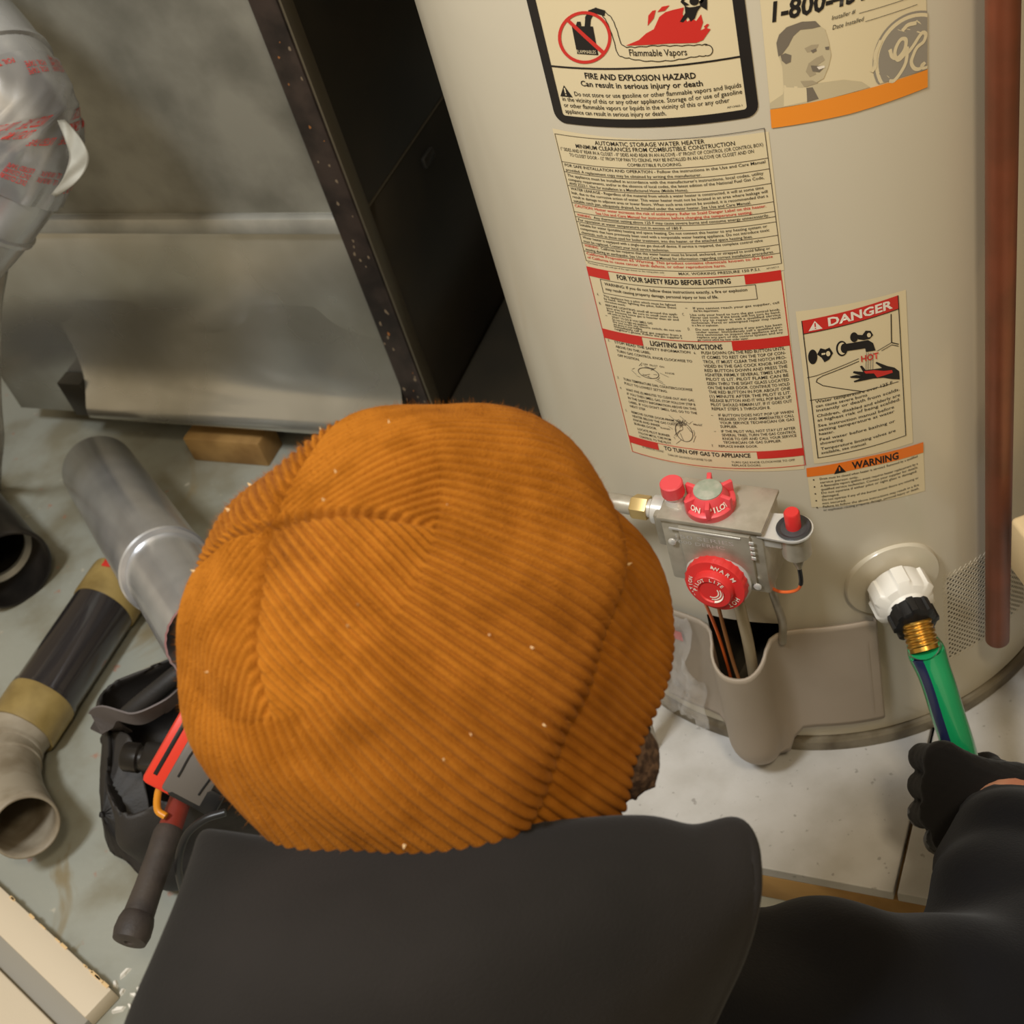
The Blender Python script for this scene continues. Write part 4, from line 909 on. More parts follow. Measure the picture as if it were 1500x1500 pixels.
# ================================================================== flue elbow at the upper left
el = thing('flue_elbow', tuple(W(-40, 200, 1.34)), 'galvanised flue elbow joined with red-printed foil tape before the furnace', 'duct')
ed_ = 1.32
ep = bez([W(-330, -10, ed_+.06), W(-200, 0, ed_+.03), W(-95, 60, ed_), W(-22, 150, ed_-.01), W(-8, 205, ed_), W(-62, 300, ed_+.02), W(-150, 400, ed_+.04), W(-235, 500, ed_+.06)], 8)
rd = []
for i in range(len(ep)):
    rd.append(.079-.013*max(0, (i-30)/len(ep))*2)
b = MB(); b.tube(ep, rd, 56, cap=False); eb = b.build('elbow_body', MT['galv_pipe'], el, ang=60); sm = eb.modifiers.new('thick', 'SOLIDIFY'); sm.thickness = .0012
for i in (14, 22, 39):                             # crimped joints between the gores
    T = nrm(ep[i+1]-ep[i-1]); b = MB(); r_ = rd[i]
    b.lathe(ep[i]-T*.004, T, [(r_, 0), (r_+.003, .002), (r_+.003, .006), (r_, .008)], 56); b.build('crimp_bead', MT['galv_pipe'], eb)
tp = MB(); rs = random.Random(4)                   # crumpled foil tape round the bend
G = []
for i in range(24, 36):
    T = nrm(ep[min(i+1, len(ep)-1)]-ep[i-1]); u = nrm(np.cross(T, V(0, 0, 1))); c_ = np.cross(T, u); row = []
    for k in range(90):
        an = 2*math.pi*k/90; r_ = rd[i]+.0022+.0016*mnoise.noise(Vector((math.cos(an)*5, math.sin(an)*5, i*.45)))
        if i >= 34: r_ += .006*abs(mnoise.noise(Vector((math.cos(an)*7, math.sin(an)*7, 9))))
        row.append(ep[i]+r_*(math.cos(an)*u+math.sin(an)*c_))
    G.append(row)
tp.grid(G, wrap=True); to = tp.build('foil_tape', MT['foil'], el, ang=180); to['label'] = 'crumpled silver foil tape with red print'
pr = MB(); rs = random.Random(8)                    # rows of small red lettering
GG = np.array(G)
def tape_pt(fi, fk):
    fi = min(max(fi, 0), len(G)-1.001); i0 = int(fi); k0 = int(math.floor(fk)) % 90; k1 = (k0+1) % 90; a = fi-i0; c_ = fk-math.floor(fk)
    A = GG[i0, k0]*(1-c_)+GG[i0, k1]*c_; B = GG[i0+1, k0]*(1-c_)+GG[i0+1, k1]*c_; P_ = A*(1-a)+B*a
    return P_+nrm(P_-ep[24+i0])*.0009
for blk in range(15):
    for row_i in (.5, 1.05, 1.6, 4.2, 4.75, 5.3, 8.0, 8.55, 9.1):
        if (blk*7+int(row_i)*5) % 3 == 0: continue
        v, f = glyphs(rs.choice(['UL 181B-FX', 'LISTED TAPE', 'FOIL TAPE', 'DUCT CLOSURE']), 0.0)
        k0_ = blk*6+.4; wk = 4.6/v[:, 0].max()
        pr.add([tape_pt(row_i+y_*.42/CAPH, k0_+x_*wk) for x_, y_ in v], f)
o = pr.build('tape_lettering', MT['red_ink'], to, smooth=False); o['kind'] = 'stuff'
fw = bez([W(88, 176, 1.262), W(104, 205, 1.262), W(112, 232, 1.265), W(100, 262, 1.27), W(78, 286, 1.28)], 6); b = MB(); G3 = []
for i, c_ in enumerate(fw):                        # loose crumpled tape end
    k = i/(len(fw)-1); wv = .012*math.sin(math.pi*(.12+.8*k)); rr_ = ray(100, 230)*0+CM@V(1, .12-.5*k, 0)
    G3.append([c_+rr_*wv*t_+nrm(CAM-c_)*(.0009*math.sin(i*.6+t_*3)) for t_ in np.linspace(-.55, 1, 9)])
b.grid(G3); fo = b.build('tape_flap', MT['galv_dull'], to, ang=180); sm = fo.modifiers.new('thick', 'SOLIDIFY'); sm.thickness = .0006
# thin conduit below it
cn = thing('conduit', tuple(PZ(-4, 715, FLZ)), 'thin grey conduit with a nut running down beside the furnace', 'conduit')
b = MB(); b.tube(bez([W(9, 366, 1.47), W(4, 400, 1.47), W(-4, 450, 1.48), W(-6, 520, 1.52), W(-4, 590, 1.60), W(0, 640, 1.70), W(-3, 680, 1.80), PZ(-4, 715, FLZ+.006)], 8), .0052, 14); b.build('conduit_tube', MT['galv'], cn)
b = MB(); q = W(8, 372, 1.47); b.lathe(q-V(0, 0, .006), V(0, 0, 1), [(.0, 0), (.0115, 0), (.0125, .002), (.0125, .010), (.0115, .012), (.0, .012)], 12); b.build('conduit_nut', MT['galv'], cn)
# ================================================================== loose flue pipes on the floor
def flue(name, label, group=None): 
    return label
r1 = .0495; z1 = FLZ+r1
A = PZ(146, 690, z1); Bp = PZ(245, 838, z1+.13); dr = nrm(Bp-A); L1 = np.linalg.norm(Bp-A)
gp = thing('flue_pipe', (A[0], A[1], FLZ), 'bright galvanised flue pipe lying on the floor beside the wood block', 'pipe')
b = MB(); b.lathe(A, dr, [(r1-.0015, .30), (r1-.0015, .0005), (r1-.0006, 0), (r1, .0008), (r1, L1-.012), (r1+.002, L1-.010), (r1+.002, L1-.004), (r1, L1-.002), (r1, L1), (r1-.0045, L1+.001)], 64); b.build('pipe_section', MT['galv_pipe'], gp)
b = MB(); b.lathe(A, dr, [(r1-.0045, L1-.01), (r1-.005, L1+.05), (r1-.005, L1+.20), (r1-.007, L1+.20), (r1-.007, L1)], 64, rfun=lambda an, h: 1+.012*math.cos(28*an)*(1 if h > L1+.18 else 0)); b.build('pipe_section', MT['galv_pipe'], gp)
sm_ = nrm(np.cross(dr, Zv)); sd = nrm(-sm_*.30+Zv*.95)
b = MB(); b.box(A+dr*(L1*.31)+sd*(r1+.0003), dr, np.cross(sd, dr), sd, L1*.29, .0009, .0007); b.build('lock_seam', MT['grey_metal'], gp)
# polished dark pipe with taped ends and a plastered elbow
r2 = .0390; z2 = FLZ+r2
A = PZ(178, 852, z2); Bp = PZ(40, 1058, z2); dr = nrm(Bp-A); L2 = np.linalg.norm(Bp-A)
vp = thing('vent_pipe', (*((A+Bp)/2)[:2], FLZ), 'polished dark vent pipe with tan taped ends and a plastered elbow', 'pipe')
b = MB(); b.lathe(A, dr, [(r2-.002, .08), (r2-.002, 0), (r2, 0), (r2, L2*.10), (r2, L2*.82), (r2+.0015, L2*.825), (r2+.0015, L2*.845), (r2, L2*.85), (r2, L2)], 56); b.build('pipe_section', MT['chrome_black'], vp)
for h0_, h1_, nm in ((-.004, L2*.21, 'tape_wrap'), (L2*.80+.01, L2*1.06, 'tape_wrap')):
    b = MB(); b.lathe(A, dr, [(r2-.002, h0_), (r2+.0012, h0_), (r2+.0018, h0_+.004), (r2+.0016, h1_-.004), (r2+.001, h1_), (r2-.002, h1_)], 56, rfun=lambda an, h: 1+.012*mnoise.noise(Vector((math.cos(an)*3, math.sin(an)*3, h*50)))); b.build(nm, MT['tan_tape'], vp)
b = MB(); q = A+nrm(V(*(dr))) * -.002; b.box(A+dr*.004+Zv*(r2+.0022)+np.cross(dr, Zv)*-.012, dr, np.cross(Zv, dr), Zv, .006, .014, .0012, bev=.0005); b.build('red_tape_end', MT['red_ink'], vp)
E1 = A+dr*(L2*1.04); M1 = PZ(10, 1120, z2+.004); S1 = PZ(16, 1165, z2+.014); S2 = PZ(38, 1212, z2+.038)
path = bez([E1, PZ(16, 1095, z2), M1, S1, S2], 7); rad = [.0375, .0365]+[.0355]*(len(path)-2)
b = MB(); b.tube(path, rad, 48, cap=False); oe = b.build('elbow', MT['plaster'], vp, ang=60); sm = oe.modifiers.new('thick', 'SOLIDIFY'); sm.thickness = .003
for i in (8, 15):
    T = nrm(path[i+1]-path[i-1]); b = MB(); b.lathe(path[i]-T*.003, T, [(.0350, 0), (.0375, .001), (.0375, .005), (.0350, .006)], 48); b.build('elbow_bead', MT['plaster'], oe)
# black pipe end at the left
r3 = .0545; O_ = PZ(14, 836, FLZ+r3); dr = nrm(nrm(PZ(14, 836, FLZ+r3)-PZ(-160, 770, FLZ+r3))+V(0, 0, .0))
bp_ = thing('black_flue_pipe', (O_[0], O_[1], FLZ), 'open black flue pipe lying with its mouth facing the taped pipe', 'pipe')
axp = nrm(V(dr[0], dr[1]-.75, .0)); 
b = MB(); b.lathe(O_, axp, [(r3, -.42), (r3, -.012), (r3+.002, -.010), (r3+.002, -.002), (r3+.0005, 0), (r3-.002, 0), (r3-.003, -.004), (r3-.003, -.42)], 64); b.build('pipe_section', MT['black_pipe'], bp_)
b = MB(); b.lathe(O_, axp, [(r3-.0035, -.07), (r3-.010, -.066), (r3-.0105, -.060), (r3-.0035, -.056)], 48); b.build('inner_ring', MT['galv'], bp_)
b = MB(); b.lathe(O_, axp, [(r3-.004, -.20), (r3*.5, -.202), (.0, -.203)], 48); b.build('damper_plate', MT['black_pipe'], bp_)
# ================================================================== cream panel at the lower left
pa0, pa1 = PZ(0, 1298, FLZ+.020), PZ(163, 1449, FLZ+.020); pd_ = nrm((pa1-pa0)*V(1, 1, 0)); pn = V(pd_[1], -pd_[0], 0)
if pn[1] > 0: pn = -pn
cp_ = thing('cream_panel', (*(pa1-pd_*.2+pn*.15)[:2], FLZ), 'cream painted metal cover panel with a stepped flange lying on the floor', 'panel')
def PP(a, c, z): return pa1+pd_*a+pn*c+V(0, 0, z)
b = MB()
for (c0, c1, za, zb_, mi) in ((0, .034, -.0195, 0, 0),):
    b.box(PP(-.30, (c0+c1)/2, -.0098), pd_, pn, Zv, .30, .017, .0098, mi, bev=.0015)
fl_ = b.build('flange', MT['cream_metal'], cp_)
b = MB(); b.box(PP(-.30, .0445, -.013), pd_, pn, Zv, .30, .011, .0066, bev=.0005); b.build('groove', MT['grey_metal'], cp_)
b = MB(); b.box(PP(-.26, .056+.16, -.0075), pd_, pn, Zv, .30, .16, .0120, bev=.003); b.build('face_plate', MT['cream_metal'], cp_)
b = MB(); rs = random.Random(12)
for k in range(16):
    a_ = -rs.uniform(.0, .3); c_ = PP(a_, .0006, .0003); b.box(c_, pd_, pn, Zv, rs.uniform(.001, .006), rs.uniform(.0006, .0018), .0005, bev=.0002)
o = b.build('paint_chip', MT['lint'], fl_); o['kind'] = 'stuff'
rs = random.Random(21)
for k, (px, py) in enumerate([(182, 1424), (168, 1441), (196, 1457), (178, 1452), (203, 1449), (158, 1466), (172, 1478), (190, 1473)]):
    q = PZ(px, py, FLZ+.003); a_ = rs.uniform(0, 3.1); e1_ = V(math.cos(a_), math.sin(a_), 0); b = MB()
    l_, w_ = rs.uniform(.004, .009), rs.uniform(.0015, .003)
    b.add([q+e1_*l_*x+np.cross(Zv, e1_)*w_*y+V(0, 0, z) for x, y, z in ((-1, -.6, -.003), (-.2, -1, -.003), (1, -.3, -.003), (.8, .7, -.003), (-.6, .9, -.003), (-.8, -.4, .0), (0, -.7, .0012), (.8, -.1, .0), (.5, .5, .0012), (-.5, .6, .0))], [[4, 3, 2, 1, 0], [5, 6, 7, 8, 9]]+[[i, (i+1) % 5, 5+(i+1) % 5, 5+i] for i in range(5)])
    tag(b.build('paint_flake', MT['white_plastic'], smooth=False), 'pale paint flake on the floor by the panel corner', 'flake', 'paint flakes by the cream panel')
# ================================================================== tool bag
bc = PZ(285, 1165, FLZ+.07); bag_z = FLZ
bagax = nrm(PZ(170, 1290, FLZ)-PZ(150, 1060, FLZ)); bagax = nrm(bagax*V(1, 1, 0)); bagn = V(-bagax[1], bagax[0], 0)
bg0 = V(-.392, .945, FLZ)
bag = thing('tool_bag', tuple(bg0), 'open black nylon tool bag with a grey carrying strap', 'bag')
def bagf(P):
    nzv = np.array([mnoise.noise(Vector((p[0]*16, p[1]*16, p[2]*13))) for p in P]) if False else .006*np.sin(P[:, 0]*52+P[:, 2]*31)*np.sin(P[:, 1]*41+1.3)+.004*np.sin(P[:, 2]*90+P[:, 1]*60)
    A_ = np.stack([bagax, bagn, Zv]); q = P-(bg0+V(0, 0, .075)); taper = (P[:, 2]-bg0[2])/.17
    P2 = bg0+V(0, 0, .075)+np.c_[q[:, :2]*(1+.10*taper[:, None]), q[:, 2]]
    out = sd_box(P2, bg0+V(0, 0, .075), A_, (.108, .088, .0745), .03)+nzv*.8
    inn = sd_box(P2, bg0+V(0, 0, .104), A_, (.099, .079, .085), .02)+nzv*.8
    return np.maximum(out, -inn)
v, f = surface_nets(bagf, bg0+V(-.2, -.2, -.004), bg0+V(.2, .2, .20), .0042)
v[:, 2] = np.maximum(v[:, 2], FLZ+.0003)
b = MB(); b.add(v, f); b.build('bag_body', MT['nylon'], bag, ang=180)
def ribbon(mb, path, wdir, wd, th=.0018):
    P = np.asarray(path); wdir = np.asarray(wdir); G = []
    T = np.gradient(P, axis=0); T /= np.linalg.norm(T, axis=1, keepdims=True)
    for i in range(len(P)):
        w_ = wdir[i] if wdir.ndim == 2 else wdir; w_ = nrm(w_-(w_@T[i])*T[i]); n_ = np.cross(T[i], w_)
        G.append([P[i]+w_*wd/2+n_*th/2, P[i]-w_*wd/2+n_*th/2, P[i]-w_*wd/2-n_*th/2, P[i]+w_*wd/2-n_*th/2])
    mb.grid(G, wrap=True); n = mb.n-len(G)*4; mb.f += [[n+3, n+2, n+1, n], [n+4*len(G)-4, n+4*len(G)-3, n+4*len(G)-2, n+4*len(G)-1]]; mb.m += [0, 0]
sp = bez([W(284, 1004, 1.352), W(262, 1020, 1.342), W(238, 1036, 1.325), W(200, 1052, 1.33), W(160, 1045, 1.35), W(150, 1056, 1.38), W(175, 1075, 1.42)], 8)
b = MB(); ribbon(b, sp, np.array([nrm(V(.25, -.35, .9)) for _ in sp]), .028); b.build('carry_strap', MT['webbing'], bag, ang=60)
b = MB(); b.tube(bez([W(285, 968, 1.405), W(245, 1000, 1.40), W(185, 1050, 1.41), W(160, 1085, 1.44)], 8), .010, 14); b.build('bag_handle', MT['nylon'], bag)
fl1 = [W(150, 1075, 1.42), W(146, 1160, 1.43), W(158, 1240, 1.41), W(185, 1262, 1.38), W(215, 1285, 1.37), W(222, 1210, 1.36), W(205, 1120, 1.37), W(185, 1075, 1.38)]
b = MB(); cen = np.mean(fl1, 0)+V(-.004, -.012, .012); oo = bez(fl1+[fl1[0]], 5)[:-1]; n = len(oo)
G = [cen+(oo-cen)*k+np.outer(np.ones(n), V(-.008, -.012, .012))*(1-k) for k in (1.0, .97, .75, .5, .25, .04)]
for g in G[1:]: g += np.array([.0025*math.sin(3*i) for i in range(n)])[:, None]*V(0, -.6, .8)
b.grid(np.array(G), wrap=True); b.add(G[-1], [list(range(n))[::-1]]); fo = b.build('side_pocket', MT['nylon'], bag, ang=180); fix_normals(fo); sm = fo.modifiers.new('thick', 'SOLIDIFY'); sm.thickness = .004
# red cordless tool in the bag
def frame(p0, p1, side):
    y_ = nrm(p1-p0); z_ = nrm(side-(side@y_)*y_); return np.cross(y_, z_), y_, z_
t0 = W(300, 1040, 1.25); t1 = W(240, 1145, 1.25); vdir = nrm(CAM-t0); tx, ty, tz = frame(t0, t1, vdir)
mid = (t0+t1)/2
ct = thing('cordless_tool', tuple(mid-V(0, 0, .05)), 'red and grey cordless tool sticking out of the black bag', 'power tool')
b = MB(); b.box(mid, tx, ty, tz, .0185, .042, .020, bev=.005)
b.box(mid-tx*.004-ty*.074, tx, ty, tz, .018, .030, .016, bev=.004); b.build('housing', MT['tool_red'], ct)
sgn = 1 if ray(220, 1060) @ tx < ray(300, 1060) @ tx else -1
b = MB(); b.box(mid+tx*(-.010)+tz*.0198, tx, ty, tz, .0052, .030, .0012, bev=.0006)
b.box(mid+tx*(.010)+tz*.0198, tx, ty, tz, .002, .030, .0008, bev=.0004); vb = b.build('vent_panel', MT['black_plastic'], ct)
for k in range(4):
    b = MB(); b.box(mid+tx*(-.010)+tz*.0213+ty*(-.021+.014*k), tx, ty, tz, .0044, .0022, .0009, bev=.0004); b.build('vent_slat', MT['tool_grey'], vb)
bpx = W(290, 1126, 1.240); b = MB(); b.box(bpx-tz*.003, tx, ty, tz, .021, .030, .0130, bev=.004); bo = b.build('battery', MT['tool_grey'], ct)
b = MB(); b.box(W(288, 1162, 1.240)-tz*.004, tx, ty, tz, .024, .012, .0125, bev=.004); b.build('battery_foot', MT['black_plastic'], ct)
b = MB(); b.tube(bez([bpx+tz*.0105+tx*x+ty*y for x, y in ((-.012, .018), (-.013, -.016), (.010, -.018), (.012, .012))], 6), .0010, 6); b.build('battery_groove', MT['black_plastic'], bo)
hk = bez([W(243, 1142, 1.26), W(232, 1160, 1.26), W(231, 1186, 1.26), W(243, 1196, 1.258)], 8); b = MB(); b.tube(hk, .0036, 10)
tag(b.build('amber_hook', MT['amber']), 'amber plastic hook hanging below the red tool', 'hook')
# hammer with a rubber grip
h0_, h1_ = W(262, 1178, 1.284), W(196, 1360, 1.207); hd = nrm(h1_-h0_); Lh = np.linalg.norm(h1_-h0_)
hm = thing('hammer', tuple(h1_), 'hammer with red-brown neck and black rubber grip leaning out of the bag', 'hammer')
b = MB(); b.lathe(h0_, hd, [(.0, -.03), (.0105, -.03), (.0105, .0), (.0110, .022), (.0112, .030), (.0, .031)], 24); b.build('neck', MT['redbrown'], hm)
b = MB(); b.lathe(h0_, hd, [(.0, .026), (.0125, .026), (.0138, .032), (.0130, .05), (.0128, .085), (.0138, .11), (.0146, Lh-.012), (.0162, Lh-.006), (.0168, Lh+.004), (.0150, Lh+.012), (.009, Lh+.014), (.0042, Lh+.0135), (.003, Lh+.012), (.0, Lh+.012)], 32); b.build('grip', MT['rubber'], hm)
hx = nrm(np.cross(hd, V(.3, .2, 1))); hy = np.cross(hd, hx)
b = MB(); b.box(h0_-hd*.042, hx, hy, hd, .050, .013, .014, bev=.004); b.lathe(h0_-hd*.042+hx*.046, hx, [(.0, 0), (.012, 0), (.012, .006), (.0145, .008), (.0145, .022), (.013, .024), (.0, .024)], 24); b.build('head', MT['black_pipe'], hm)
# cable
b = MB(); b.tube(bez([W(330, 1190, 1.20), W(300, 1200, 1.20), W(274, 1222, 1.205), W(262, 1256, 1.215), W(264, 1290, 1.24), W(277, 1322, 1.28), W(300, 1345, 1.32), PZ(345, 1375, FLZ+.004)], 8), .0036, 10)
tag(b.build('cable', MT['black_plastic']), 'thin black cable drooping beside the hammer grip', 'cable')
b = MB(); b.tube(bez([PZ(285, 1290, FLZ+.004), PZ(292, 1305, FLZ+.012), PZ(310, 1310, FLZ+.004)], 6), .005, 10)
tag(b.build('wire_scrap', MT['redbrown']), 'scrap of red-brown wire on the floor by the bag', 'wire')
# ================================================================== the kneeling person
HF = nrm(V(.60, .68, -.42)); HU = nrm(V(-.40, 0.0, .92))
HA = nrm(V(-.02, .54, .84)); HA = nrm(HA-(HA@HF)*HF); HS = np.cross(HF, HA)              # face, top of head, right side
HC = W(632, 934, .63)
HB = np.stack([HS, HF, HA])
def H(s, f_, a): return HC+HS*s+HF*f_+HA*a
NB = H(0, -.030, -.160)
hip = V(-.17, .00, .20); mid_ = V(-.165, .17, .33); chest = W(690, 1580, .77)
RS, RE, RW = W(960, 1580, .75), W(1490, 1515, .80), W(1484, 1190, 1.035)
LS = W(450, 1680, .70); LE = LS+V(-.08, .06, -.24); LW = V(LE[0]+.06, LE[1]+.18, FLZ+.055)
KR, KL = V(-.03, .30, FLZ+.075), V(-.33, .28, FLZ+.075); AR, AL = V(-.08, -.10, FLZ+.06), V(-.30, -.10, FLZ+.06)
per = thing('person', (hip[0], hip[1], FLZ), 'kneeling person in ochre beanie and dark hoodie gripping the green hose', 'person')
def person_sdf(P):
    d = sd_ell(P, H(0, .006, -.002), HB, (.066, .080, .078))                                  # cranium
    d = smin(d, sd_ell(P, H(0, .035, -.045), HB, (.058, .058, .070)), .03)                    # face
    d = smin(d, sd_ell(P, H(0, .050, -.088), HB, (.044, .040, .030)), .03)                    # jaw
    d = smin(d, sd_cap(P, H(0, .088, -.022), H(0, .108, -.050), .008, .013), .012)            # nose
    d = smin(d, sd_cap(P, H(-.016, .088, -.082), H(.016, .088, -.082), .006, .006), .006)      # lips
    for s in (-1, 1):
        d = np.maximum(d, -(sd_ell(P, H(s*.031, .094, -.012), HB, (.016, .012, .011))))      # eye sockets
        d = smin(d, sd_ell(P, H(s*.064, .006, -.046), HB, (.008, .014, .022)), .008)          # ears
    d = smin(d, sd_chain(P, [H(0, -.005, -.06), NB], [.050, .052]), .03)
    d = smin(d, sd_chain(P, [NB, chest, mid_, hip], [.05, .115, .125, .125], .04), .05)
    d = smin(d, sd_chain(P, [chest, RS, RE], [.08, .055, .038], .03), .04); d = smin(d, sd_chain(P, [RE, RE*.6+RW*.4, RW, RW+nrm(RW-RE)*.03], [.038, .036, .026, .024], .02), .02)
    d = smin(d, sd_chain(P, [chest, LS, LE], [.08, .055, .038], .03), .04); d = smin(d, sd_chain(P, [LE, LE*.6+LW*.4, LW], [.038, .036, .026], .02), .02)
    for K_, A_, s in ((KR, AR, 1), (KL, AL, -1)):
        d = smin(d, sd_chain(P, [hip+V(s*.07, 0, -.02), K_, A_], [.085, .052, .034], .02), .03)
        d = smin(d, sd_cap(P, A_, A_+V(0, -.16, -.022), .032, .026), .02)
    return d
lo, hi = V(-.52, -.36, FLZ), V(.36, .70, .86)
v, f = surface_nets(person_sdf, lo, hi, .0078)
v[:, 2] = np.maximum(v[:, 2], FLZ+.001)
b = MB(); b.add(v, f); body = b.build('body', MT['skin'], per, ang=180)
# right wrist, finer, hides nothing: the body mesh already carries it
for s in (-1, 1):
    b = MB(); b.lathe(H(s*.031, .076, -.012), HF, [(.0, -.012), (.009, -.008), (.012, 0), (.009, .008), (.0055, .0108), (.0, .012)], 24, mids=[0, 0, 0, 0, 1]); b.build('eye', [MT['eye'], MT['iris']], per)
def beard_sdf(P):
    q = (P-HC)@HB.T
    d = smin(sd_ell(P, H(0, .035, -.045), HB, (.062, .063, .074)), sd_ell(P, H(0, .050, -.088), HB, (.050, .047, .038)), .02)
    d = smin(d, sd_cap(P, H(.066, .005, -.03), H(.058, .03, -.085), .012, .016), .02); d = smin(d, sd_cap(P, H(-.066, .005, -.03), H(-.058, .03, -.085), .012, .016), .02)
    d = d+.0025*np.sin(q[:, 0]*400+q[:, 2]*170)*np.sin(q[:, 1]*380)*np.sin(q[:, 2]*330)
    cut = np.maximum(q[:, 2]+.062-np.clip(np.abs(q[:, 0])-.040, 0, .03)*2.6, -(q[:, 1]-(-.004)))      # stops below the cheek bones and behind the jaw
    d = np.maximum(d, cut); mouth = sd_ell(P, H(0, .100, -.082), HB, (.020, .020, .006)); return np.maximum(d, -mouth)
v, f = surface_nets(beard_sdf, HC-.17, HC+.17, .0034); b = MB(); b.add(v, f); b.build('beard', MT['beard'], per, ang=180)
# ---- knitted beanie: ribs run up to four decrease lines that meet at the crown
e1 = CM@V(1, -.20, 0); e1 = nrm(e1-(e1@HU)*HU); e2 = np.cross(HU, e1)
hcen = HC+HU*.004
prof = bez([V(0, .112, 0), V(.030, .110, 0), V(.060, .099, 0), V(.084, .077, 0), V(.099, .045, 0), V(.1065, .018, 0), V(.1090, -.004, 0), V(.1085, -.018, 0), V(.1045, -.027, 0), V(.0990, -.028, 0), V(.0945, -.020, 0)], 26)[:, :2]*.905
arc = np.r_[0, np.cumsum(np.linalg.norm(np.diff(prof, axis=0), axis=1))]
tgt = np.linspace(0, arc[-1], 190); prof = np.c_[np.interp(tgt, arc, prof[:, 0]), np.interp(tgt, arc, prof[:, 1])]
tng = np.gradient(prof, axis=0); tng /= np.linalg.norm(tng, axis=1, keepdims=True); nrmv = np.c_[-tng[:, 1], tng[:, 0]]; nrmv = -nrmv if nrmv[0, 1] < 0 else nrmv
QN = 27; NC = 4*QN*8; SD = .080
Fp = nrm(HF-(HF@HU)*HU); phiF = math.atan2(Fp@e2, Fp@e1)
Bp_ = CM@V(-.75, -.7, 0); Bp_ = nrm(Bp_-(Bp_@HU)*HU); phiB = math.atan2(Bp_@e2, Bp_@e1)
lobe_dir = nrm(CM@V(-.72, -.69, -.1)); lobe2 = nrm(CM@V(-1, .1, 0)); lobe3 = nrm(CM@V(.78, .60, -.1)); lobe4 = nrm(CM@V(-.35, .94, 0))
def hat_surface(prof, nv, arcs, amp, NC, extra=0.0, fold=None):
    phi = np.arange(NC)/NC*2*math.pi
    P_, S_ = np.meshgrid(phi, np.arange(len(prof)), indexing='xy'); r_ = prof[S_, 0]; h_ = prof[S_, 1]; s_ = arcs[S_]
    sec_ = np.floor(P_/(math.pi/2)); psi = P_-(sec_+.5)*math.pi/2
    k = np.minimum(1, s_/SD); wv = psi/(math.pi/2)*QN*k
    rib = (np.abs(np.cos(math.pi*(wv)))**.7)
    fade = np.clip(s_/.012, 0, 1)
    disp = amp*(rib-.5)*fade
    edge = np.minimum(np.abs(psi-math.pi/4), np.abs(psi+math.pi/4))*np.maximum(r_, .004)
    gro = np.exp(-(edge/.0020)**2)*np.clip((1.1-s_/SD)*3, 0, 1)*.0066
    if fold is None: disp = disp-gro
    tb_ = s_/s_.max() if fold is None else np.ones_like(s_); tb_ = np.clip((tb_-.45)/.55, 0, 1)
    h_ = h_-.044*np.clip(np.cos(P_-phiB), -.25, 1)*tb_*tb_*(3-2*tb_)
    rs_ = 1+.055*np.cos(2*(P_-phiF))                       # a head is longer than wide
    d_ = (np.cos(P_)[..., None]*e1+np.sin(P_)[..., None]*e2)
    X = hcen+d_*(r_*rs_)[..., None]+HU*h_[..., None]
    n_ = d_*nv[S_, 0][..., None]+HU*nv[S_, 1][..., None]
    X = X+n_*(disp+extra)[..., None] if np.isscalar(extra) else X+n_*(disp+extra)[..., None]
    q = (X-hcen); L_ = np.linalg.norm(q, axis=-1, keepdims=True); dirn = q/L_
    g = .095*np.exp(-((1-dirn@lobe3)/.26)**2)-.035*np.exp(-((1-dirn@lobe4)/.15)**2)+.17*np.exp(-((1-dirn@lobe_dir)/.22)**2)+.05*np.exp(-((1-dirn@lobe2)/.12)**2)
    X = hcen+q*(1+g[..., None])
    sl = .0022*np.sin(6*dirn[..., 0]+9*dirn[..., 2])*np.cos(7*dirn[..., 1]+2)   # slack in the fabric
    return X+dirn*sl[..., None]
G = hat_surface(prof, nrmv, tgt, .0031, NC)
bn = MB(); bn.grid(G, wrap=True)
bean = bn.build('beanie', MT['orange_knit'], per, ang=180); bean['label'] = 'ochre rib-knit beanie'
# turned-up cuff
cpf = bez([V(.0925, -.060, 0), V(.0870, -.088, 0), V(.0900, -.096, 0), V(.0950, -.092, 0), V(.0980, -.076, 0), V(.0995, -.056, 0), V(.0990, -.040, 0), V(.0985, -.026, 0), V(.0950, -.018, 0)], 8)[:, :2][::-1]*.905
tn = np.gradient(cpf, axis=0); tn /= np.linalg.norm(tn, axis=1, keepdims=True); nv2 = np.c_[-tn[:, 1], tn[:, 0]]; 
if nv2[len(nv2)//2, 0] < 0: nv2 = -nv2
Gc = hat_surface(cpf, nv2, np.full(len(cpf), .5), .0022, NC, fold=True)
# the cuff sits higher over the brow
bc_ = MB(); bc_.grid(Gc, wrap=True); bc_.build('cuff', MT['orange_knit'], bean, ang=180)
rs = random.Random(2); lint = MB()
for (i, j) in [(rs.randrange(20, 185), rs.randrange(NC)) for _ in range(36)]:
    c_ = G[i, j]; n_ = nrm(c_-hcen); r_ = rs.uniform(.0003, .0008); u_ = nrm(np.cross(n_, V(.3, .5, .8))); w_ = np.cross(n_, u_)
    lint.add([c_+n_*.0022, c_+u_*r_, c_+w_*r_*1.6, c_-u_*r_*1.3, c_-w_*r_], [[0, 1, 2], [0, 2, 3], [0, 3, 4], [0, 4, 1]])
nf = 26000                                                     # fine wool fuzz
ii = np.random.randint(3, 189, nf); jj = np.random.randint(0, NC, nf)
o = lint.build('lint_speck', MT['lint'], bean, smooth=False); o['kind'] = 'stuff'
c_ = G[ii, jj]; n_ = (c_-hcen); n_ /= np.linalg.norm(n_, axis=1, keepdims=True); rv = np.random.normal(size=(nf, 3)); d_ = n_*.7+rv*.55; d_ /= np.linalg.norm(d_, axis=1, keepdims=True)
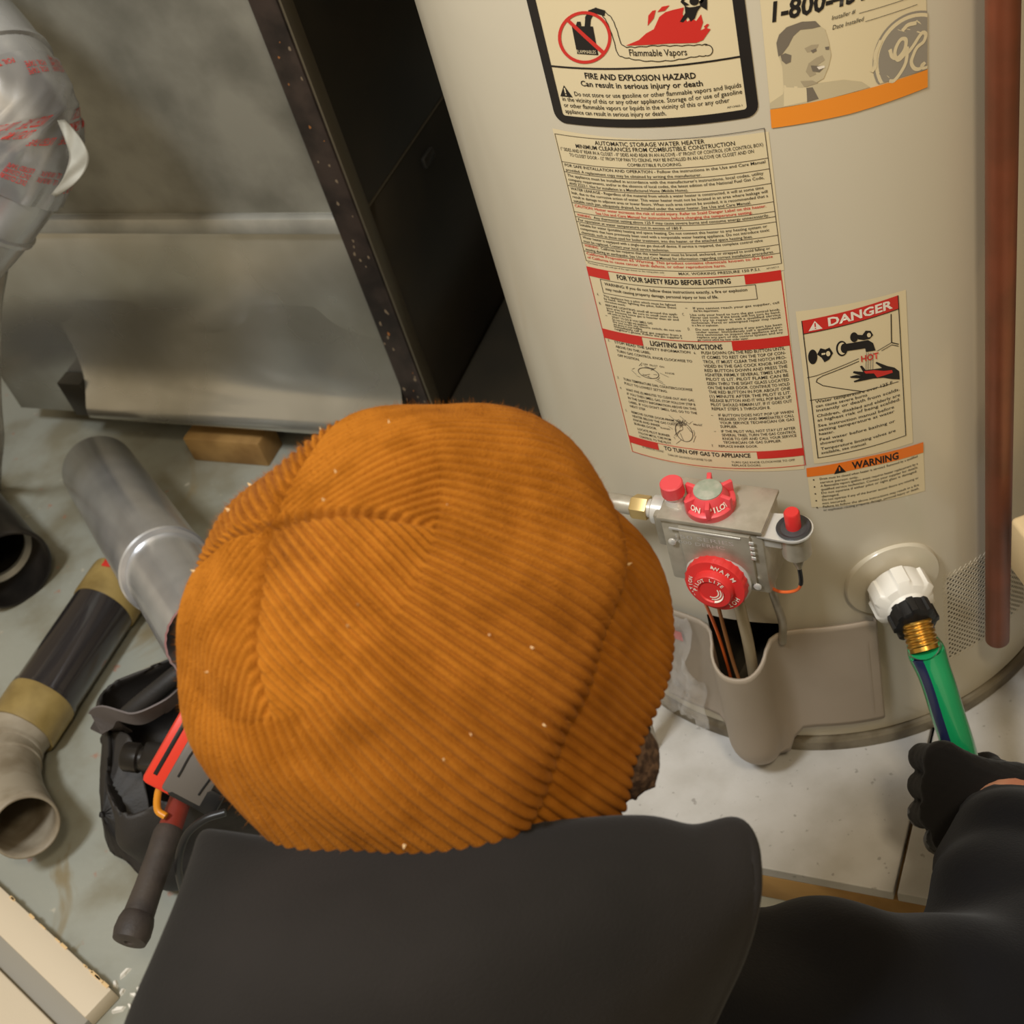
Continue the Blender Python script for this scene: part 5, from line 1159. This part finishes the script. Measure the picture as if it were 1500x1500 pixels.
sd_ = np.cross(d_, rv); sd_ /= np.linalg.norm(sd_, axis=1, keepdims=True); ln = np.random.uniform(.0015, .0042, (nf, 1))
vv = np.stack([c_+sd_*.00006, c_-sd_*.00006, c_+d_*ln], 1).reshape(-1, 3)
fz = MB(); fz.add(vv, [[3*i, 3*i+1, 3*i+2] for i in range(nf)]); o = fz.build('wool_fuzz', MT['orange_knit'], bean, smooth=False); o['kind'] = 'stuff'
# ---- hoodie: torso and sleeves
def wob(P, s=1.0): return s*(.004*np.sin(P[:, 0]*38+P[:, 2]*22)*np.sin(P[:, 1]*33-P[:, 2]*18)+.0025*np.sin(P[:, 1]*75+P[:, 0]*60+P[:, 2]*40))
def hoodie_sdf(P):
    d = sd_chain(P, [chest+V(0, .01, .03), chest, mid_, hip+V(0, .02, .02)], [.115, .135, .150, .150], .05)
    d = smin(d, sd_cap(P, NB+nrm(chest-NB)*.055, chest, .088, .11), .05)
    d = smin(d, sd_chain(P, [chest, RS, RS*.5+RE*.5+V(0, 0, .004), RE], [.11, .088, .074, .066], .03), .05)
    fe = nrm(RW-RE)
    d = smin(d, sd_chain(P, [RE, RE*.62+RW*.38, RE*.30+RW*.70, RW-fe*.012], [.066, .057, .048, .038], .02), .03)
    d = smin(d, sd_chain(P, [chest, LS, LE], [.11, .078, .058], .03), .05); d = smin(d, sd_chain(P, [LE, LE*.5+LW*.5, LW-nrm(LW-LE)*.01], [.058, .052, .038], .02), .03)
    t = np.clip(((P-RE)@(RE-RS))/((RE-RS)@(RE-RS)), -1, 1)
    d = d+wob(P, 1.0)+.0045*np.sin(((P-RS)@nrm(RE-RS))*95)*np.exp(-((np.linalg.norm(P-(RS*.35+RE*.65), axis=1))/.10)**2)
    cutR = (P-(RW-fe*.016))@fe; cutL = (P-(LW-nrm(LW-LE)*.012))@nrm(LW-LE)
    near = np.linalg.norm(P-RW, axis=1) < .09; d = np.where(near, np.maximum(d, cutR), d)
    near = np.linalg.norm(P-LW, axis=1) < .09; return np.where(near, np.maximum(d, cutL), d)
v, f = surface_nets(hoodie_sdf, V(-.52, -.20, -.02), V(.40, .64, .62), .0066)
b = MB(); b.add(v, f); ho = b.build('hoodie', MT['jacket'], per, ang=180); ho['label'] = 'black hooded jacket'
# ---- hood lying on the shoulders
hx = [0, .12, .28, .45, .62, .78, .90, .97, 1.0]
rows = [
 [(330, 1262, .66), (430, 1262, .645), (560, 1262, .635), (700, 1258, .63), (840, 1246, .63), (950, 1240, .635), (1020, 1250, .645), (1066, 1244, .65), (1080, 1262, .655)],
 [(312, 1226, .625), (425, 1240, .607), (560, 1236, .597), (700, 1226, .592), (840, 1211, .592), (945, 1206, .597), (1015, 1219, .605), (1078, 1208, .610), (1098, 1240, .615)],
 [(298, 1262, .605), (415, 1268, .585), (555, 1264, .573), (700, 1254, .568), (845, 1242, .569), (955, 1240, .577), (1030, 1252, .588), (1090, 1246, .596), (1104, 1264, .602)],
 [(278, 1320, .588), (402, 1325, .560), (550, 1325, .548), (700, 1320, .545), (850, 1312, .550), (965, 1312, .562), (1042, 1318, .577), (1092, 1316, .590), (1102, 1320, .600)],
 [(246, 1400, .575), (385, 1405, .545), (545, 1405, .532), (700, 1405, .532), (850, 1402, .542), (960, 1400, .560), (1030, 1400, .580), (1070, 1398, .598), (1082, 1398, .612)],
 [(205, 1500, .575), (360, 1505, .545), (535, 1505, .532), (690, 1505, .535), (830, 1505, .550), (930, 1505, .572), (990, 1505, .595), (1022, 1505, .614), (1034, 1505, .628)],
 [(170, 1620, .59), (340, 1620, .56), (520, 1620, .55), (680, 1620, .556), (810, 1620, .572), (895, 1620, .596), (945, 1620, .618), (972, 1620, .636), (985, 1620, .65)],
 [(160, 1740, .63), (330, 1740, .60), (510, 1740, .59), (660, 1740, .60), (780, 1740, .615), (855, 1740, .638), (900, 1740, .655), (925, 1740, .67), (935, 1740, .685)]]
rows = [[(r[0][0]+22, r[0][1]+14, r[0][2]+.075), (r[0][0]+2, r[0][1]+4, r[0][2]+.03)]+r+[(r[-1][0]-10, r[-1][1]+6, r[-1][2]+.06)] for r in rows]
CP = np.array([[W(*q) for q in r] for r in rows])
A1 = np.array([bez(CP[i], 8) for i in range(len(CP))]); A2 = np.array([bez(A1[:, j], 10) for j in range(A1.shape[1])]).transpose(1, 0, 2)
G2 = A2.copy(); vd = nrm(CAM-W(700, 1400, .55))
for i in range(G2.shape[0]):
    for j in range(G2.shape[1]):
        p_ = G2[i, j]; G2[i, j] = p_+vd*(.0030*mnoise.noise(Vector(p_*14))+.0012*mnoise.noise(Vector(p_*34)))
b = MB(); b.grid(G2); hd_ = b.build('hood', MT['hoodie'], per, ang=180); hd_['label'] = 'charcoal fleece hood bunched behind the neck'
fix_normals(hd_); sm = hd_.modifiers.new('thick', 'SOLIDIFY'); sm.thickness = .007; sm.offset = 0
# ---- gloves
def hand_sdf(P, wrist, K, P1, P2, TP_, thumb, fr, pr=.026, cuff=None):
    kc = np.mean(K, 0); d = sd_chain(P, [cuff if cuff is not None else wrist, wrist, wrist*.45+kc*.55], [.031, .029, .028], .01)
    for i in range(4):
        base = wrist*.62+K[i]*.38
        d = smin(d, sd_cap(P, base, K[i], .018, .0135), .012)
    fing = None
    for i in range(4):
        e = sd_chain(P, [K[i], P1[i], P2[i], TP_[i]], [fr[i]*1.08, fr[i], fr[i]*.95, fr[i]*.84], .003)
        fing = e if fing is None else smin(fing, e, .0022)
    d = smin(d, fing, .006)
    return smin(d, sd_chain(P, thumb, [.018, .0128, .0112, .0100], .006), .008)
K = [W(1382-3*i, 1112+40*i, 1.040+.004*i) for i in range(4)]; K[3] = W(1392, 1226, 1.056)
P1 = [W(1353-1*i, 1110+41*i, 1.078+.004*i) for i in range(4)]; P1[3] = W(1372, 1232, 1.090)
P2 = [W(1374+6*i, 1118+40*i, 1.113+.003*i) for i in range(4)]; T4 = [W(1412+7*i, 1122+39*i, 1.111+.003*i) for i in range(4)]
th = [RW*.6+W(1440, 1150, 1.075)*.4, W(1462, 1138, 1.096), W(1446, 1124, 1.116), W(1424, 1122, 1.124)]
FR = [.0112, .0116, .0110, .0098]
fe = nrm(RW-RE); gl_cuff = RW-fe*.004
fnr = lambda P: np.maximum(hand_sdf(P, RW+fe*.012+V(0, 0, .002), K, P1, P2, T4, th, FR, cuff=gl_cuff), -((P-gl_cuff)@fe))+.0006*np.sin(P[:, 0]*500)*np.sin(P[:, 1]*480)*np.sin(P[:, 2]*510)
hseg = np.array([q for q in hp if np.linalg.norm(q-HG) < .16])
def hose_d(P):                                     # the glove closes on the hose, not through it
    d = np.full(len(P), 9.0)
    for a_, c_ in zip(hseg[:-1], hseg[1:]): d = np.minimum(d, sd_cap(P, a_, c_, .0140, .0140))
    return d
fng = lambda P: np.maximum(fnr(P), -hose_d(P))
allp = np.array(K+P1+P2+T4+th+[RW, gl_cuff]); v, f = surface_nets(fng, allp.min(0)-.04, allp.max(0)+.04, .0024)
b = MB(); b.add(v, f)
cen = np.array([v[q].mean(0) for q in f]); hosep = np.array(hp); 
dh = np.array([np.min(np.linalg.norm(hosep-c_, axis=1)) for c_ in cen]); tips = np.array(P1+P2+T4); dt = np.array([np.min(np.linalg.norm(tips[4:]-c_, axis=1)) for c_ in cen]); dt1 = np.array([np.min(np.linalg.norm(tips[1:4]-c_, axis=1)) for c_ in cen])
b.m = [1 if (t_ < .0155 or t1 < .0118) else 0 for t_, t1 in zip(dt, dt1)]
g_ = b.build('glove', [MT['glove'], MT['glove_palm']], per, ang=180); g_['label'] = 'black knit glove closed around the hose'
ld = nrm(LW-LE); side = nrm(np.cross(ld, Zv)); dnv = V(0, 0, -1)
Kl = [LW+ld*.085+side*(-.033+.022*i) for i in range(4)]; P1l = [k+ld*.030+dnv*.012 for k in Kl]; P2l = [k+ld*.014+dnv*.018 for k in P1l]; Tl = [k-ld*.002+dnv*.020 for k in P2l]
thl = [LW+ld*.03-side*.02, LW+ld*.055-side*.048, LW+ld*.080-side*.055+dnv*.01, LW+ld*.098-side*.05+dnv*.02]
fnl = lambda P: np.maximum(hand_sdf(P, LW+ld*.012, Kl, P1l, P2l, Tl, thl, FR, cuff=LW-ld*.004), -((P-(LW-ld*.006))@ld))
allp = np.array(Kl+P1l+P2l+Tl+thl+[LW]); v, f = surface_nets(fnl, allp.min(0)-.04, allp.max(0)+.04, .003); b = MB(); b.add(v, f); b.build('glove', MT['glove'], per, ang=180)
# ---- trousers and boots
def trouser_sdf(P):
    d = sd_chain(P, [hip+V(0, .03, .0), hip+V(0, -.03, -.03)], [.140, .140], .03)
    for K_, A_, s in ((KR, AR, 1), (KL, AL, -1)): d = smin(d, sd_chain(P, [hip+V(s*.07, 0, -.02), K_, A_*.85+K_*.15], [.105, .068, .055], .02), .04)
    return d+wob(P, .8)
v, f = surface_nets(trouser_sdf, V(-.56, -.26, FLZ-.01), V(.20, .46, .40), .009); v[:, 2] = np.maximum(v[:, 2], FLZ+.0005)
b = MB(); b.add(v, f); b.build('trousers', MT['denim'], per, ang=180)
for A_ in (AR, AL):
    fnb = lambda P: smin(sd_cap(P, A_+V(0, .03, .0), A_+V(0, -.02, 0), .048, .050), sd_chain(P, [A_+V(0, -.02, -.005), A_+V(0, -.13, -.015), A_+V(0, -.19, -.020)], [.046, .044, .036], .02), .03)
    v, f = surface_nets(fnb, A_-V(.09, .30, .09), A_+V(.09, .12, .09), .007); v[:, 2] = np.maximum(v[:, 2], FLZ+.0005); b = MB(); b.add(v, f); b.build('boot', MT['boot'], per, ang=180)
